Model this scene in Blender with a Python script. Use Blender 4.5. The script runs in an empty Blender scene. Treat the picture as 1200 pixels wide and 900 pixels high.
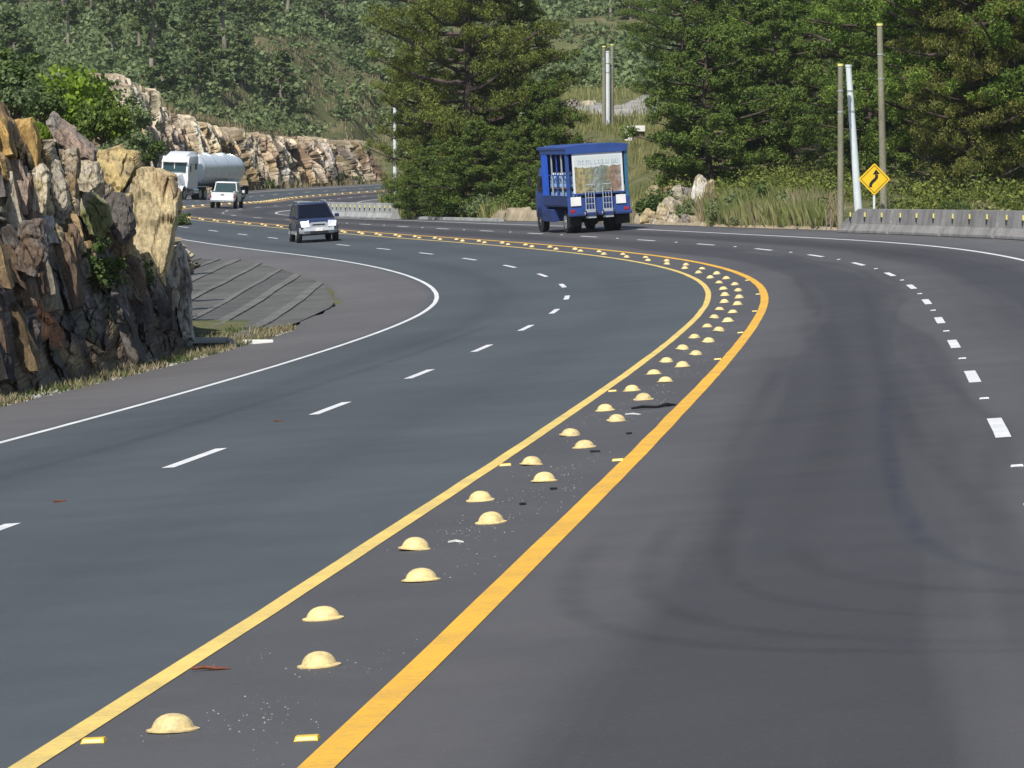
import bpy, bmesh, math, random
import numpy as np
from mathutils import Vector, Matrix
R = math.radians
random.seed(7)
rng = np.random.default_rng(11)
scene = bpy.context.scene
col = scene.collection

# ------------------------------------------------------------------ camera, world, sun, exposure
CAM_Z, PITCH = 2.33421, 0.05676
cam_data = bpy.data.cameras.new('camera')
cam_data.sensor_width = 36.0
cam_data.lens = 4466.509 / 1200 * 36
cam_data.clip_start = 0.5
cam_data.clip_end = 6000
cam = bpy.data.objects.new('camera', cam_data)
cam.location = (0, 0, CAM_Z)
cam.rotation_euler = (math.pi / 2 - PITCH, 0, 0)
col.objects.link(cam)
scene.camera = cam

SUN_EL, SUN_AZ = 50.0, 202.0     # degrees; azimuth clockwise from +Y (the view direction)
world = bpy.data.worlds.new('World')
scene.world = world
world.use_nodes = True
wt = world.node_tree
sky = wt.nodes.new('ShaderNodeTexSky')
sky.sky_type = 'NISHITA'
sky.sun_disc = False
sky.sun_elevation = R(SUN_EL)
sky.sun_rotation = R(SUN_AZ)
bg = wt.nodes['Background']
wt.links.new(sky.outputs[0], bg.inputs[0])
bg.inputs[1].default_value = 0.095
sun_data = bpy.data.lights.new('sun', 'SUN')
sun_data.energy = 4.7
sun_data.angle = R(0.5)
sun_data.color = (1.0, 0.95, 0.87)
sun = bpy.data.objects.new('sun', sun_data)
col.objects.link(sun)
az, el = R(SUN_AZ), R(SUN_EL)
to_sun = Vector((math.sin(az) * math.cos(el), math.cos(az) * math.cos(el), math.sin(el)))
sun.rotation_euler = to_sun.to_track_quat('Z', 'Y').to_euler()
sun.location = (0, 0, 60)
scene.view_settings.view_transform = 'Standard'
scene.view_settings.look = 'None'
scene.view_settings.gamma = 1
scene.view_settings.use_curve_mapping = False
scene.view_settings.exposure = 0.08
scene.cycles.use_denoising = True
scene.cycles.max_bounces = 6
scene.cycles.transparent_max_bounces = 12

# ------------------------------------------------------------------ materials
def new_mat(name):
    m = bpy.data.materials.new(name)
    m.use_nodes = True
    nt = m.node_tree
    return m, nt, nt.nodes['Principled BSDF']

def link(nt, a, b): nt.links.new(a, b)

def noise(nt, scale, detail=4, rough=0.6, coord=None, vec_scale=None, dist=0.0):
    n = nt.nodes.new('ShaderNodeTexNoise')
    n.inputs['Scale'].default_value = scale
    n.inputs['Detail'].default_value = detail
    n.inputs['Roughness'].default_value = rough
    n.inputs['Distortion'].default_value = dist
    if coord is not None:
        if vec_scale is not None:
            mp = nt.nodes.new('ShaderNodeMapping')
            mp.inputs['Scale'].default_value = vec_scale
            link(nt, coord, mp.inputs[0])
            coord = mp.outputs[0]
        link(nt, coord, n.inputs['Vector'])
    return n.outputs['Fac']

def ramp(nt, fac, stops):
    r = nt.nodes.new('ShaderNodeValToRGB')
    e = r.color_ramp.elements
    while len(e) < len(stops): e.new(0.5)
    for i, (p, c) in enumerate(stops):
        e[i].position = p
        e[i].color = (*c, 1) if len(c) == 3 else c
    link(nt, fac, r.inputs[0])
    return r.outputs[0]

def mix(nt, fac, a, b, mode='MIX'):
    m = nt.nodes.new('ShaderNodeMix')
    m.data_type = 'RGBA'
    m.blend_type = mode
    for sock, v in ((m.inputs[0], fac), (m.inputs[6], a), (m.inputs[7], b)):
        if hasattr(v, 'links'): link(nt, v, sock)
        elif isinstance(v, (int, float)): sock.default_value = v
        else: sock.default_value = (*v, 1)
    return m.outputs[2]

def math_node(nt, op, a, b=None, c=None, clamp=False):
    m = nt.nodes.new('ShaderNodeMath')
    m.operation = op
    m.use_clamp = clamp
    for i, v in enumerate((a, b, c)):
        if v is None: continue
        if hasattr(v, 'links'): link(nt, v, m.inputs[i])
        else: m.inputs[i].default_value = v
    return m.outputs[0]

def bump(nt, bsdf, height, strength=0.5, distance=0.02):
    b = nt.nodes.new('ShaderNodeBump')
    b.inputs['Strength'].default_value = strength
    b.inputs['Distance'].default_value = distance
    link(nt, height, b.inputs['Height'])
    link(nt, b.outputs[0], bsdf.inputs['Normal'])

def geo_pos(nt):
    g = nt.nodes.new('ShaderNodeNewGeometry')
    return g.outputs['Position']

def obj_co(nt):
    return nt.nodes.new('ShaderNodeTexCoord').outputs['Object']

def plain(name, c, rough=0.6, metal=0.0, var=0.12, scale=8, spec=0.5, bumps=0.0, coat=0.0):
    m, nt, b = new_mat(name)
    n = noise(nt, scale, 4, 0.6, obj_co(nt))
    lo = tuple(max(0, x * (1 - var)) for x in c)
    hi = tuple(min(1, x * (1 + var)) for x in c)
    link(nt, ramp(nt, n, [(0.3, lo), (0.7, hi)]), b.inputs['Base Color'])
    b.inputs['Roughness'].default_value = rough
    b.inputs['Metallic'].default_value = metal
    b.inputs['Specular IOR Level'].default_value = spec
    b.inputs['Coat Weight'].default_value = coat
    if bumps: bump(nt, b, noise(nt, scale * 6, 3, 0.6, obj_co(nt)), bumps, 0.01)
    return m

def leaf_mat(name, dark, mid, light, trans=0.25, nscale=0.5):
    m, nt, b = new_mat(name)
    g = nt.nodes.new('ShaderNodeNewGeometry')
    r1 = ramp(nt, g.outputs['Random Per Island'], [(0.0, dark), (0.55, mid), (1.0, light)])
    n = noise(nt, nscale, 3, 0.6, g.outputs['Position'])
    c = mix(nt, ramp(nt, n, [(0.35, (0, 0, 0)), (0.65, (1, 1, 1))]), r1, mix(nt, 0.5, r1, light), 'MIX')
    link(nt, c, b.inputs['Base Color'])
    b.inputs['Roughness'].default_value = 0.6
    b.inputs['Specular IOR Level'].default_value = 0.2
    tr = nt.nodes.new('ShaderNodeBsdfTranslucent')
    link(nt, c, tr.inputs[0])
    mx = nt.nodes.new('ShaderNodeMixShader')
    mx.inputs[0].default_value = trans
    link(nt, b.outputs[0], mx.inputs[1]); link(nt, tr.outputs[0], mx.inputs[2])
    link(nt, mx.outputs[0], nt.nodes['Material Output'].inputs[0])
    return m

# asphalt: UV.x = offset from the road centre in metres, UV.y = distance along it
def asphalt_mat():
    m, nt, b = new_mat('asphalt')
    uv = nt.nodes.new('ShaderNodeUVMap'); uv.uv_map = 'road'
    sep = nt.nodes.new('ShaderNodeSeparateXYZ'); link(nt, uv.outputs[0], sep.inputs[0])
    o, s = sep.outputs[0], sep.outputs[1]
    P = geo_pos(nt)
    fine = noise(nt, 22, 6, 0.85, P)
    mid = noise(nt, 0.9, 4, 0.6, P)
    big = noise(nt, 0.12, 3, 0.5, P)
    # lanes paved at different times
    left = ramp(nt, math_node(nt, 'MULTIPLY_ADD', o, 0.05, 0.5),
                [(0.0, (0.120, 0.116, 0.118)), (0.118, (0.114, 0.111, 0.114)), (0.135, (0.072, 0.084, 0.093)), (0.466, (0.074, 0.086, 0.095)),
                 (0.472, (0.084, 0.084, 0.089)), (0.528, (0.084, 0.084, 0.089)), (0.536, (0.092, 0.090, 0.094)), (0.86, (0.088, 0.086, 0.091)), (0.885, (0.104, 0.104, 0.110)), (1.0, (0.115, 0.114, 0.117))])
    c = left
    # tyre-worn bands: gaussians across the lane, broken up by noise stretched along the road
    st = noise(nt, 1.0, 3, 0.55, uv.outputs[0], (0.55, 0.03, 1))
    st2 = noise(nt, 1.0, 3, 0.55, uv.outputs[0], (3.0, 0.05, 1))
    def band(center, width, wob=0.0):
        x = math_node(nt, 'SUBTRACT', o, center)
        if wob: x = math_node(nt, 'MULTIPLY_ADD', math_node(nt, 'SUBTRACT', st, 0.5), wob, x)
        x = math_node(nt, 'DIVIDE', x, width)
        x = math_node(nt, 'MULTIPLY', x, x)
        return math_node(nt, 'EXPONENT', math_node(nt, 'MULTIPLY', x, -1.0))
    tot = None
    for ce, w, a, wob in ((2.30, 0.85, 1.5, 1.6), (5.6, 0.95, 1.6, 1.4), (-2.4, 0.6, 0.3, 1.4), (-5.7, 0.6, 0.5, 1.4), (3.3, 0.22, 0.5, 4.0), (1.5, 0.2, 0.35, 3.0)):
        g = math_node(nt, 'MULTIPLY', band(ce, w, wob), a)
        tot = g if tot is None else math_node(nt, 'ADD', tot, g)
    tot = math_node(nt, 'MULTIPLY', tot, math_node(nt, 'MULTIPLY_ADD', st2, 1.3, 0.25), clamp=True)
    c = mix(nt, tot, c, mix(nt, 0.62, c, (0.030, 0.030, 0.036)))
    v = math_node(nt, 'ADD', math_node(nt, 'MULTIPLY', fine, 0.50), math_node(nt, 'ADD', math_node(nt, 'MULTIPLY', mid, 0.36), math_node(nt, 'MULTIPLY', big, 0.50)))
    vv = nt.nodes.new('ShaderNodeCombineColor')
    f = math_node(nt, 'ADD', v, 0.32)
    for i in range(3): link(nt, f, vv.inputs[i])
    c = mix(nt, 1.0, c, vv.outputs[0], 'MULTIPLY')
    # light grit speckle
    gr = nt.nodes.new('ShaderNodeTexNoise'); gr.inputs['Scale'].default_value = 75; gr.inputs['Detail'].default_value = 2
    link(nt, P, gr.inputs['Vector'])
    c = mix(nt, ramp(nt, gr.outputs['Fac'], [(0.66, (0, 0, 0)), (0.76, (0.35, 0.35, 0.35))]), c, (0.3, 0.29, 0.27))
    link(nt, c, b.inputs['Base Color'])
    link(nt, math_node(nt, 'MULTIPLY_ADD', mid, 0.2, 0.68), b.inputs['Roughness'])
    b.inputs['Specular IOR Level'].default_value = 0.35
    bump(nt, b, math_node(nt, 'ADD', fine, math_node(nt, 'MULTIPLY', gr.outputs['Fac'], 0.6)), 0.35, 0.006)
    return m

def paint_mat(name, c, wear=0.5):
    m, nt, b = new_mat(name)
    P = geo_pos(nt)
    n = noise(nt, 26, 5, 0.75, P)
    n2 = noise(nt, 1.6, 3, 0.6, P)
    w = math_node(nt, 'ADD', math_node(nt, 'MULTIPLY', n, 0.7), math_node(nt, 'MULTIPLY', n2, 0.3))
    dirt = ramp(nt, w, [(0.38, (1, 1, 1)), (0.53, (0, 0, 0))])
    dirty = mix(nt, wear, c, (0.16, 0.15, 0.13))
    soft = ramp(nt, n2, [(0.3, tuple(x * 0.84 for x in c)), (0.7, c)])
    link(nt, mix(nt, dirt, soft, dirty), b.inputs['Base Color'])
    b.inputs['Roughness'].default_value = 0.6
    bump(nt, b, n, 0.3, 0.004)
    return m

def ground_mat():
    m, nt, b = new_mat('hill_soil')
    P = geo_pos(nt)
    big = noise(nt, 0.045, 4, 0.6, P)
    med = noise(nt, 0.5, 5, 0.65, P)
    fine = noise(nt, 6, 4, 0.7, P)
    c = ramp(nt, med, [(0.30, (0.060, 0.080, 0.034)), (0.48, (0.12, 0.125, 0.058)), (0.62, (0.20, 0.18, 0.10)), (0.76, (0.34, 0.28, 0.19))])
    g = ramp(nt, fine, [(0.3, (0.06, 0.08, 0.03)), (0.7, (0.17, 0.17, 0.08))])
    c = mix(nt, ramp(nt, big, [(0.4, (0.75, 0.75, 0.75)), (0.65, (0.15, 0.15, 0.15))]), c, g)
    link(nt, c, b.inputs['Base Color'])
    b.inputs['Roughness'].default_value = 0.95
    b.inputs['Specular IOR Level'].default_value = 0.1
    bump(nt, b, math_node(nt, 'ADD', med, math_node(nt, 'MULTIPLY', fine, 0.4)), 0.8, 0.25)
    return m

def rock_mat(name='rock'):
    m, nt, b = new_mat(name)
    at = nt.nodes.new('ShaderNodeAttribute'); at.attribute_name = 'Col'
    P = geo_pos(nt)
    n = noise(nt, 3.0, 6, 0.7, P, (1.6, 1.6, 0.55), 0.6)
    f = noise(nt, 16, 5, 0.75, P, (1.3, 1.3, 0.7))
    c = at.outputs['Color']
    c = mix(nt, 1.0, c, ramp(nt, n, [(0.3, (0.52, 0.50, 0.48)), (0.5, (0.95, 0.95, 0.95)), (0.72, (1.35, 1.30, 1.22))]), 'MULTIPLY')
    c = mix(nt, 1.0, c, ramp(nt, f, [(0.32, (0.55, 0.53, 0.50)), (0.52, (1, 1, 1)), (0.75, (1.25, 1.22, 1.18))]), 'MULTIPLY')
    link(nt, c, b.inputs['Base Color'])
    b.inputs['Roughness'].default_value = 0.88
    b.inputs['Specular IOR Level'].default_value = 0.25
    bump(nt, b, math_node(nt, 'ADD', n, math_node(nt, 'MULTIPLY', f, 0.5)), 0.9, 0.09)
    return m

def concrete_mat(name, c, stain=0.5, scale=1.2):
    m, nt, b = new_mat(name)
    P = geo_pos(nt)
    n = noise(nt, scale, 5, 0.7, P, (1, 1, 0.5))
    f = noise(nt, 14, 4, 0.7, P)
    dk = tuple(x * (1 - stain) for x in c)
    cc = ramp(nt, n, [(0.32, dk), (0.55, c), (0.75, tuple(min(1, x * 1.25) for x in c))])
    cc = mix(nt, 1.0, cc, ramp(nt, f, [(0.3, (0.72, 0.72, 0.72)), (0.7, (1.15, 1.15, 1.15))]), 'MULTIPLY')
    link(nt, cc, b.inputs['Base Color'])
    b.inputs['Roughness'].default_value = 0.85
    bump(nt, b, f, 0.4, 0.02)
    return m

def glass_mat(name, c, rough=0.06):
    m, nt, b = new_mat(name)
    b.inputs['Base Color'].default_value = (*c, 1)
    n = noise(nt, 3, 2, 0.5, obj_co(nt))
    link(nt, math_node(nt, 'MULTIPLY_ADD', n, 0.06, rough), b.inputs['Roughness'])
    b.inputs['Specular IOR Level'].default_value = 0.6
    return m

M = {}
M['asphalt'] = asphalt_mat()
M['yellow_far'] = paint_mat('pale_yellow_paint', (0.88, 0.64, 0.17), 0.4)
M['yellow_near'] = paint_mat('bright_yellow_paint', (0.90, 0.49, 0.035), 0.4)
M['white_line'] = paint_mat('white_road_paint', (0.80, 0.81, 0.82), 0.3)
M['ground'] = ground_mat()
M['rock'] = rock_mat()
M['dome'] = paint_mat('dome_paint', (0.88, 0.68, 0.30), 0.55)
M['stud'] = plain('stud_yellow', (0.80, 0.52, 0.05), 0.4, var=0.15, scale=30)
M['stud_lens'] = plain('stud_lens', (0.85, 0.75, 0.35), 0.2, var=0.1, scale=30)
M['stud_white'] = plain('stud_white', (0.62, 0.64, 0.66), 0.4, var=0.2, scale=30)
M['concrete'] = concrete_mat('barrier_concrete', (0.31, 0.30, 0.29), 0.45)
M['concrete_pale'] = concrete_mat('pale_concrete', (0.42, 0.43, 0.42), 0.3)
M['apron_dark'] = concrete_mat('apron_dark', (0.098, 0.099, 0.092), 0.35, 0.7)
M['apron_mid'] = concrete_mat('apron_mid', (0.118, 0.118, 0.108), 0.35, 0.7)
M['apron_light'] = concrete_mat('apron_light', (0.158, 0.157, 0.144), 0.35, 0.7)
M['gravel'] = concrete_mat('gravel_track', (0.36, 0.35, 0.33), 0.35, 0.8)
M['white_wall'] = plain('whitewash', (0.80, 0.80, 0.78), 0.8, var=0.1, scale=2)
M['bark'] = concrete_mat('pine_bark', (0.095, 0.07, 0.058), 0.5, 3)
M['bark_pale'] = concrete_mat('pale_bark', (0.30, 0.26, 0.21), 0.4, 3)
M['pole'] = concrete_mat('weathered_pole', (0.26, 0.25, 0.18), 0.3, 1.5)
M['pole_white'] = plain('white_pole', (0.66, 0.72, 0.74), 0.6, var=0.08, scale=1.5)
M['sign_yellow'] = plain('sign_yellow', (0.88, 0.56, 0.02), 0.4, var=0.07, scale=3)
M['sign_black'] = plain('sign_black', (0.012, 0.012, 0.012), 0.5)
M['sign_back'] = plain('galvanised', (0.5, 0.52, 0.52), 0.45, metal=0.6)
M['reflector'] = plain('reflector_yellow', (0.85, 0.78, 0.25), 0.35, var=0.1, scale=20)
M['bracket'] = plain('bracket_black', (0.03, 0.03, 0.03), 0.6)
M['tyre'] = plain('tyre_rubber', (0.016, 0.016, 0.018), 0.85, var=0.3)
M['rim'] = plain('rim_metal', (0.42, 0.43, 0.44), 0.35, metal=0.5, var=0.15)
M['dark'] = plain('underbody_black', (0.012, 0.012, 0.013), 0.8)
M['glass'] = glass_mat('dark_glass', (0.006, 0.008, 0.016), 0.12)
M['glass'].node_tree.nodes['Principled BSDF'].inputs['Specular IOR Level'].default_value = 0.25
M['glass_teal'] = glass_mat('teal_glass', (0.02, 0.055, 0.06))
M['car_blue'] = plain('dark_blue_paint', (0.018, 0.030, 0.085), 0.28, var=0.1, coat=0.6)
M['car_silver'] = plain('silver_trim', (0.50, 0.53, 0.56), 0.3, metal=0.3, var=0.1)
M['lens'] = plain('lamp_lens', (0.72, 0.76, 0.80), 0.15, var=0.05)
M['car_white'] = plain('white_car_paint', (0.80, 0.82, 0.84), 0.3, var=0.04, coat=0.4)
M['tank'] = plain('tank_shell', (0.74, 0.80, 0.84), 0.32, metal=0.15, var=0.05, scale=0.6, coat=0.3)
M['chrome'] = plain('chrome', (0.7, 0.72, 0.74), 0.2, metal=0.9)
M['truck_blue'] = plain('truck_blue', (0.026, 0.070, 0.27), 0.45, var=0.18, scale=2.5)
M['truck_blue_sunlit'] = plain('truck_blue_sunlit', (0.015, 0.12, 0.70), 0.5, var=0.15, scale=2.0)  # truck blue with the sunlight on the inner wall put into its colour
M['truck_navy'] = plain('truck_navy', (0.022, 0.045, 0.17), 0.5, var=0.25, scale=3)
M['truck_teal'] = plain('truck_teal', (0.03, 0.13, 0.24), 0.5, var=0.2, scale=3)
M['lamp_red'] = plain('tail_lamp', (0.45, 0.02, 0.02), 0.3)
M['pallet'] = plain('crate_wood', (0.20, 0.13, 0.10), 0.8, var=0.4, scale=5)
M['pine'] = leaf_mat('pine_needles', (0.026, 0.050, 0.014), (0.085, 0.122, 0.028), (0.25, 0.28, 0.055), 0.2, 0.45)
M['pine_bright'] = leaf_mat('bright_pine_needles', (0.026, 0.065, 0.014), (0.085, 0.155, 0.028), (0.22, 0.31, 0.05), 0.22, 0.45)
M['pine_deep'] = leaf_mat('deep_green_leaves', (0.024, 0.055, 0.014), (0.072, 0.125, 0.028), (0.18, 0.24, 0.045), 0.2, 0.6)
M['pine_brown'] = leaf_mat('browning_needles', (0.030, 0.060, 0.014), (0.098, 0.140, 0.030), (0.25, 0.225, 0.055), 0.2, 0.8)
M['hill_pine'] = leaf_mat('hill_pine_needles', (0.042, 0.076, 0.034), (0.098, 0.148, 0.058), (0.18, 0.23, 0.08), 0.2, 0.1)
M['bush_lime'] = leaf_mat('lime_leaves', (0.06, 0.12, 0.015), (0.15, 0.26, 0.02), (0.27, 0.36, 0.04), 0.3, 0.9)
M['bush_green'] = leaf_mat('bush_leaves', (0.03, 0.065, 0.022), (0.075, 0.125, 0.035), (0.13, 0.18, 0.05), 0.25, 1.2)
M['scrub'] = leaf_mat('scrub_leaves', (0.060, 0.100, 0.042), (0.135, 0.195, 0.080), (0.24, 0.29, 0.13), 0.25, 0.09)
M['grass'] = leaf_mat('tall_grass', (0.10, 0.12, 0.04), (0.22, 0.24, 0.08), (0.40, 0.38, 0.17), 0.3, 0.5)
M['soft_grass'] = leaf_mat('soft_grass', (0.075, 0.105, 0.030), (0.17, 0.215, 0.065), (0.34, 0.35, 0.14), 0.3, 0.8)
M['dry_grass'] = leaf_mat('dry_grass', (0.14, 0.12, 0.06), (0.30, 0.25, 0.14), (0.46, 0.40, 0.25), 0.3, 0.5)
M['water_bottle'] = plain('blue_bottle', (0.20, 0.34, 0.62), 0.15, var=0.3, scale=6, coat=0.3)
M['bottle_cap'] = plain('white_cap', (0.75, 0.76, 0.8), 0.4)
M['twig'] = plain('rusty_scrap', (0.16, 0.05, 0.025), 0.8, var=0.4, scale=40)
M['rubber_scrap'] = plain('rubber_scrap', (0.012, 0.012, 0.014), 0.9)
M['paper'] = plain('litter_white', (0.7, 0.7, 0.68), 0.8)
M['pebble'] = plain('pebble', (0.30, 0.29, 0.26), 0.9, var=0.4, scale=3)
M['olive_sign'] = plain('pale_green_board', (0.42, 0.50, 0.36), 0.7)

# ------------------------------------------------------------------ mesh helpers
def np_mesh(name, verts, faces, smooth=False, uvs=None, cols=None):
    """faces: (n,k) int array, k constant"""
    me = bpy.data.meshes.new(name)
    verts = np.asarray(verts, np.float32); faces = np.asarray(faces, np.int32)
    n, k = faces.shape
    me.vertices.add(len(verts)); me.vertices.foreach_set('co', verts.ravel())
    me.loops.add(n * k); me.loops.foreach_set('vertex_index', faces.ravel())
    me.polygons.add(n)
    me.polygons.foreach_set('loop_start', np.arange(0, n * k, k, dtype=np.int32))
    try: me.polygons.foreach_set('loop_total', np.full(n, k, np.int32))
    except Exception: pass
    me.polygons.foreach_set('use_smooth', np.full(n, smooth, bool))
    me.update(calc_edges=True)
    if uvs is not None:
        l = me.uv_layers.new(name='road'); l.data.foreach_set('uv', np.asarray(uvs, np.float32)[faces.ravel()].ravel())
    if cols is not None:
        a = me.color_attributes.new('Col', 'FLOAT_COLOR', 'POINT')
        c = np.ones((len(verts), 4), np.float32); c[:, :3] = cols
        a.data.foreach_set('color', c.ravel())
    return me

def add(name, me, mat=None, parent=None, loc=None, rot=None, kind=None):
    o = bpy.data.objects.new(name, me)
    if mat is not None and me is not None and len(me.materials) == 0: me.materials.append(mat)
    col.objects.link(o)
    if parent is not None: o.parent = parent
    if loc is not None: o.location = loc
    if rot is not None: o.rotation_euler = rot
    if kind: o['kind'] = kind
    return o

def tag(o, label, cat, group=None, kind=None):
    o['label'] = label; o['category'] = cat
    if group: o['group'] = group
    if kind: o['kind'] = kind
    return o

def empty(name, loc=(0, 0, 0), rot=(0, 0, 0)):
    o = bpy.data.objects.new(name, None)
    o.empty_display_size = 0.3
    o.location = loc; o.rotation_euler = rot
    col.objects.link(o)
    return o

def copy_tree(o, parent=None):
    c = o.copy(); col.objects.link(c)
    if parent is not None: c.parent = parent
    for ch in list(o.children): copy_tree(ch, c)
    return c

def basis(q):
    q = np.asarray(q, float); q = q / (np.linalg.norm(q) + 1e-12)
    a = np.array([0, 0, 1.]) if abs(q[2]) < 0.9 else np.array([1., 0, 0])
    u = np.cross(a, q); u /= np.linalg.norm(u); v = np.cross(q, u)
    return u, v, q

class MB:
    def __init__(s): s.v = []; s.f = []
    def _add(s, vs, fs):
        n = len(s.v); s.v += [tuple(map(float, x)) for x in vs]; s.f += [tuple(i + n for i in f) for f in fs]; return s
    def box(s, c, d, rz=0.0, rx=0.0, ry=0.0):
        Mx = Matrix.Rotation(rz, 3, 'Z') @ Matrix.Rotation(rx, 3, 'X') @ Matrix.Rotation(ry, 3, 'Y')
        vs = [Vector(c) + Mx @ Vector((sx * d[0] / 2, sy * d[1] / 2, sz * d[2] / 2)) for sz in (-1, 1) for sy in (-1, 1) for sx in (-1, 1)]
        return s._add(vs, [(0, 2, 3, 1), (4, 5, 7, 6), (0, 1, 5, 4), (2, 6, 7, 3), (0, 4, 6, 2), (1, 3, 7, 5)])
    def tube(s, pts, r, n=8, cap=True):
        pts = [np.asarray(p, float) for p in pts]
        if not hasattr(r, '__len__'): r = [r] * len(pts)
        rings = []
        for i, p in enumerate(pts):
            d = pts[min(i + 1, len(pts) - 1)] - pts[max(i - 1, 0)]
            u, v, _ = basis(d)
            if i and np.dot(u, pu) < 0: u, v = -u, -v
            pu = u
            rings.append([p + r[i] * (math.cos(t) * u + math.sin(t) * v) for t in np.linspace(0, 2 * math.pi, n, endpoint=False)])
        return s.loft(rings, cap)
    def loft(s, rings, cap=True, closed=True):
        n = len(rings[0]); vs = [p for rg in rings for p in rg]; fs = []
        for i in range(len(rings) - 1):
            for j in range(n if closed else n - 1):
                k = (j + 1) % n
                fs.append((i * n + j, i * n + k, (i + 1) * n + k, (i + 1) * n + j))
        if cap: fs.append(tuple(range(n))[::-1]); fs.append(tuple((len(rings) - 1) * n + j for j in range(n)))
        return s._add(vs, fs)
    def prism(s, prof, axis, a, b):
        """prof: 2-d points in the plane normal to axis; x -> (y,z), y -> (x,z), z -> (x,y)"""
        def P(p, t):
            return {'x': (t, p[0], p[1]), 'y': (p[0], t, p[1]), 'z': (p[0], p[1], t)}[axis]
        return s.loft([[P(p, a) for p in prof], [P(p, b) for p in prof]])
    def disc(s, c, ax, r, h, n=20, r2=None):
        c = np.asarray(c, float); u, v, q = basis(ax)
        return s.tube([c - q * h / 2, c + q * h / 2], [r, r if r2 is None else r2], n)
    def build(s, name, mat, parent=None, smooth=False, bevel=0.0, loc=None, rot=None, kind=None):
        me = bpy.data.meshes.new(name)
        me.from_pydata(s.v, [], s.f)
        bm = bmesh.new(); bm.from_mesh(me)
        bmesh.ops.recalc_face_normals(bm, faces=bm.faces)
        if bevel:
            ed = [e for e in bm.edges if len(e.link_faces) == 2 and e.calc_face_angle(0) > 0.5]
            bmesh.ops.bevel(bm, geom=ed, offset=bevel, segments=2, affect='EDGES', profile=0.6)
        bm.to_mesh(me); bm.free()
        if smooth:
            me.polygons.foreach_set('use_smooth', np.ones(len(me.polygons), bool))
            try: me.set_sharp_from_angle(angle=R(38))
            except Exception: pass
        me.update()
        return add(name, me, mat, parent, loc, rot, kind)

def cards(centers, size, aspect=1.0, up=0.0, rg=rng, radial=None, rad_w=0.0):
    """leaf quads with random orientation; returns verts, faces"""
    n = len(centers)
    nrm = rg.normal(size=(n, 3)); nrm[:, 2] += up
    if radial is not None: nrm += radial * rad_w
    nrm /= np.linalg.norm(nrm, axis=1, keepdims=True) + 1e-9
    t = rg.normal(size=(n, 3)); t -= (t * nrm).sum(1, keepdims=True) * nrm
    t /= np.linalg.norm(t, axis=1, keepdims=True) + 1e-9
    b = np.cross(nrm, t)
    sz = (size * rg.uniform(0.6, 1.35, n))[:, None]
    a = t * sz; c = b * sz * aspect
    v = np.stack([centers - a * 0.5 - c * 0.28, centers + a * 0.1 - c * 0.5, centers + a * 0.5 + c * 0.2, centers - a * 0.15 + c * 0.5], 1).reshape(-1, 3)
    f = np.arange(n * 4).reshape(n, 4)
    return v, f

def vnoise(p, seed=0):
    """cheap value noise, p (n,3) -> (n,) in 0..1"""
    i = np.floor(p).astype(np.int64); f = p - i; f = f * f * (3 - 2 * f)
    def h(ix, iy, iz):
        x = (ix * 374761393 + iy * 668265263 + iz * 2147483647 + seed * 974711) & 0xffffffff
        x = ((x ^ (x >> 13)) * 1274126177) & 0xffffffff
        x = (x ^ (x >> 16)) & 0xffffffff
        return x / 4294967295.0
    r = 0
    for dx in (0, 1):
        for dy in (0, 1):
            for dz in (0, 1):
                w = (f[:, 0] if dx else 1 - f[:, 0]) * (f[:, 1] if dy else 1 - f[:, 1]) * (f[:, 2] if dz else 1 - f[:, 2])
                r = r + w * h(i[:, 0] + dx, i[:, 1] + dy, i[:, 2] + dz)
    return r

def fbm(p, oct=4, seed=0):
    r = 0; a = 0.5; t = 0
    for k in range(oct):
        r = r + a * vnoise(p * (2 ** k), seed + k); t += a; a *= 0.5
    return r / t

# ------------------------------------------------------------------ the road's line: curvature, grade and bank at even stations
KK = [0.000865, 0.000489, 0.000351, 0.000195, 0.000186, 0.000743, 0.002384, 0.004642, 0.006217, 0.005756, 0.003842, 0.002185, 0.000969, 0.0001, -0.000122, 0.000392, 0.00304, 0.002453, -0.002996, -0.008764, -0.010174, -0.007211, -0.002646, 0.00112, 0.002993, 0.00304, 0.001964, 0.00047, -0.001024, -0.002277, -0.003121, -0.003452, -0.003223, -0.002468, -0.00135, -0.000205, 0.000636, 0.001068, 0.001163, 0.001059, 0.000879, 0.000693, 0.000528, 0.000389, 0.00027, 0.000162]
GG = [-0.006792, -0.010394, -0.002754, 0.001165, -0.002916, -0.004822, 0.000289, 0.006628, 0.006146, -0.003013, -0.004905, 0.000273, 0.005152, 0.007417, 0.008787, 0.008733, 0.007802, 0.006598]
BB = [0.063189, 0.074409, 0.07868, 0.084005, 0.06329, 0.060615, 0.041534, 0.005153, -0.02685, -0.03679, -0.028895, -0.028827, -0.034264, -0.036954, -0.030539, -0.02047, -0.009458, 0.001422]
def build_path():
    s = np.linspace(0, 520, 521)
    itp = lambda a: np.convolve(np.pad(np.interp(s, np.linspace(0, 520, len(a)), a), 10, 'edge'), np.ones(21) / 21, 'valid')
    k, g, b = itp(KK), itp(GG), itp(BB)
    c = lambda a: np.concatenate([[0], np.cumsum((a[1:] + a[:-1]) / 2)])
    th = -0.11003 + c(k)
    X = -1.70243 + c(-np.sin(th)); Y = 11.80562 + c(np.cos(th)); Z = c(g)
    pre = np.arange(-70, 0.)
    X = np.concatenate([X[0] - np.sin(th[0]) * pre, X]); Y = np.concatenate([Y[0] + np.cos(th[0]) * pre, Y])
    Z = np.concatenate([Z[0] + g[0] * pre, Z]); th = np.concatenate([np.full(70, th[0]), th]); b = np.concatenate([np.full(70, b[0]), b])
    s = np.concatenate([pre, s])
    return s, X, Y, Z, th, b
PS, PX, PY, PZ, PT, PB = build_path()
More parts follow.
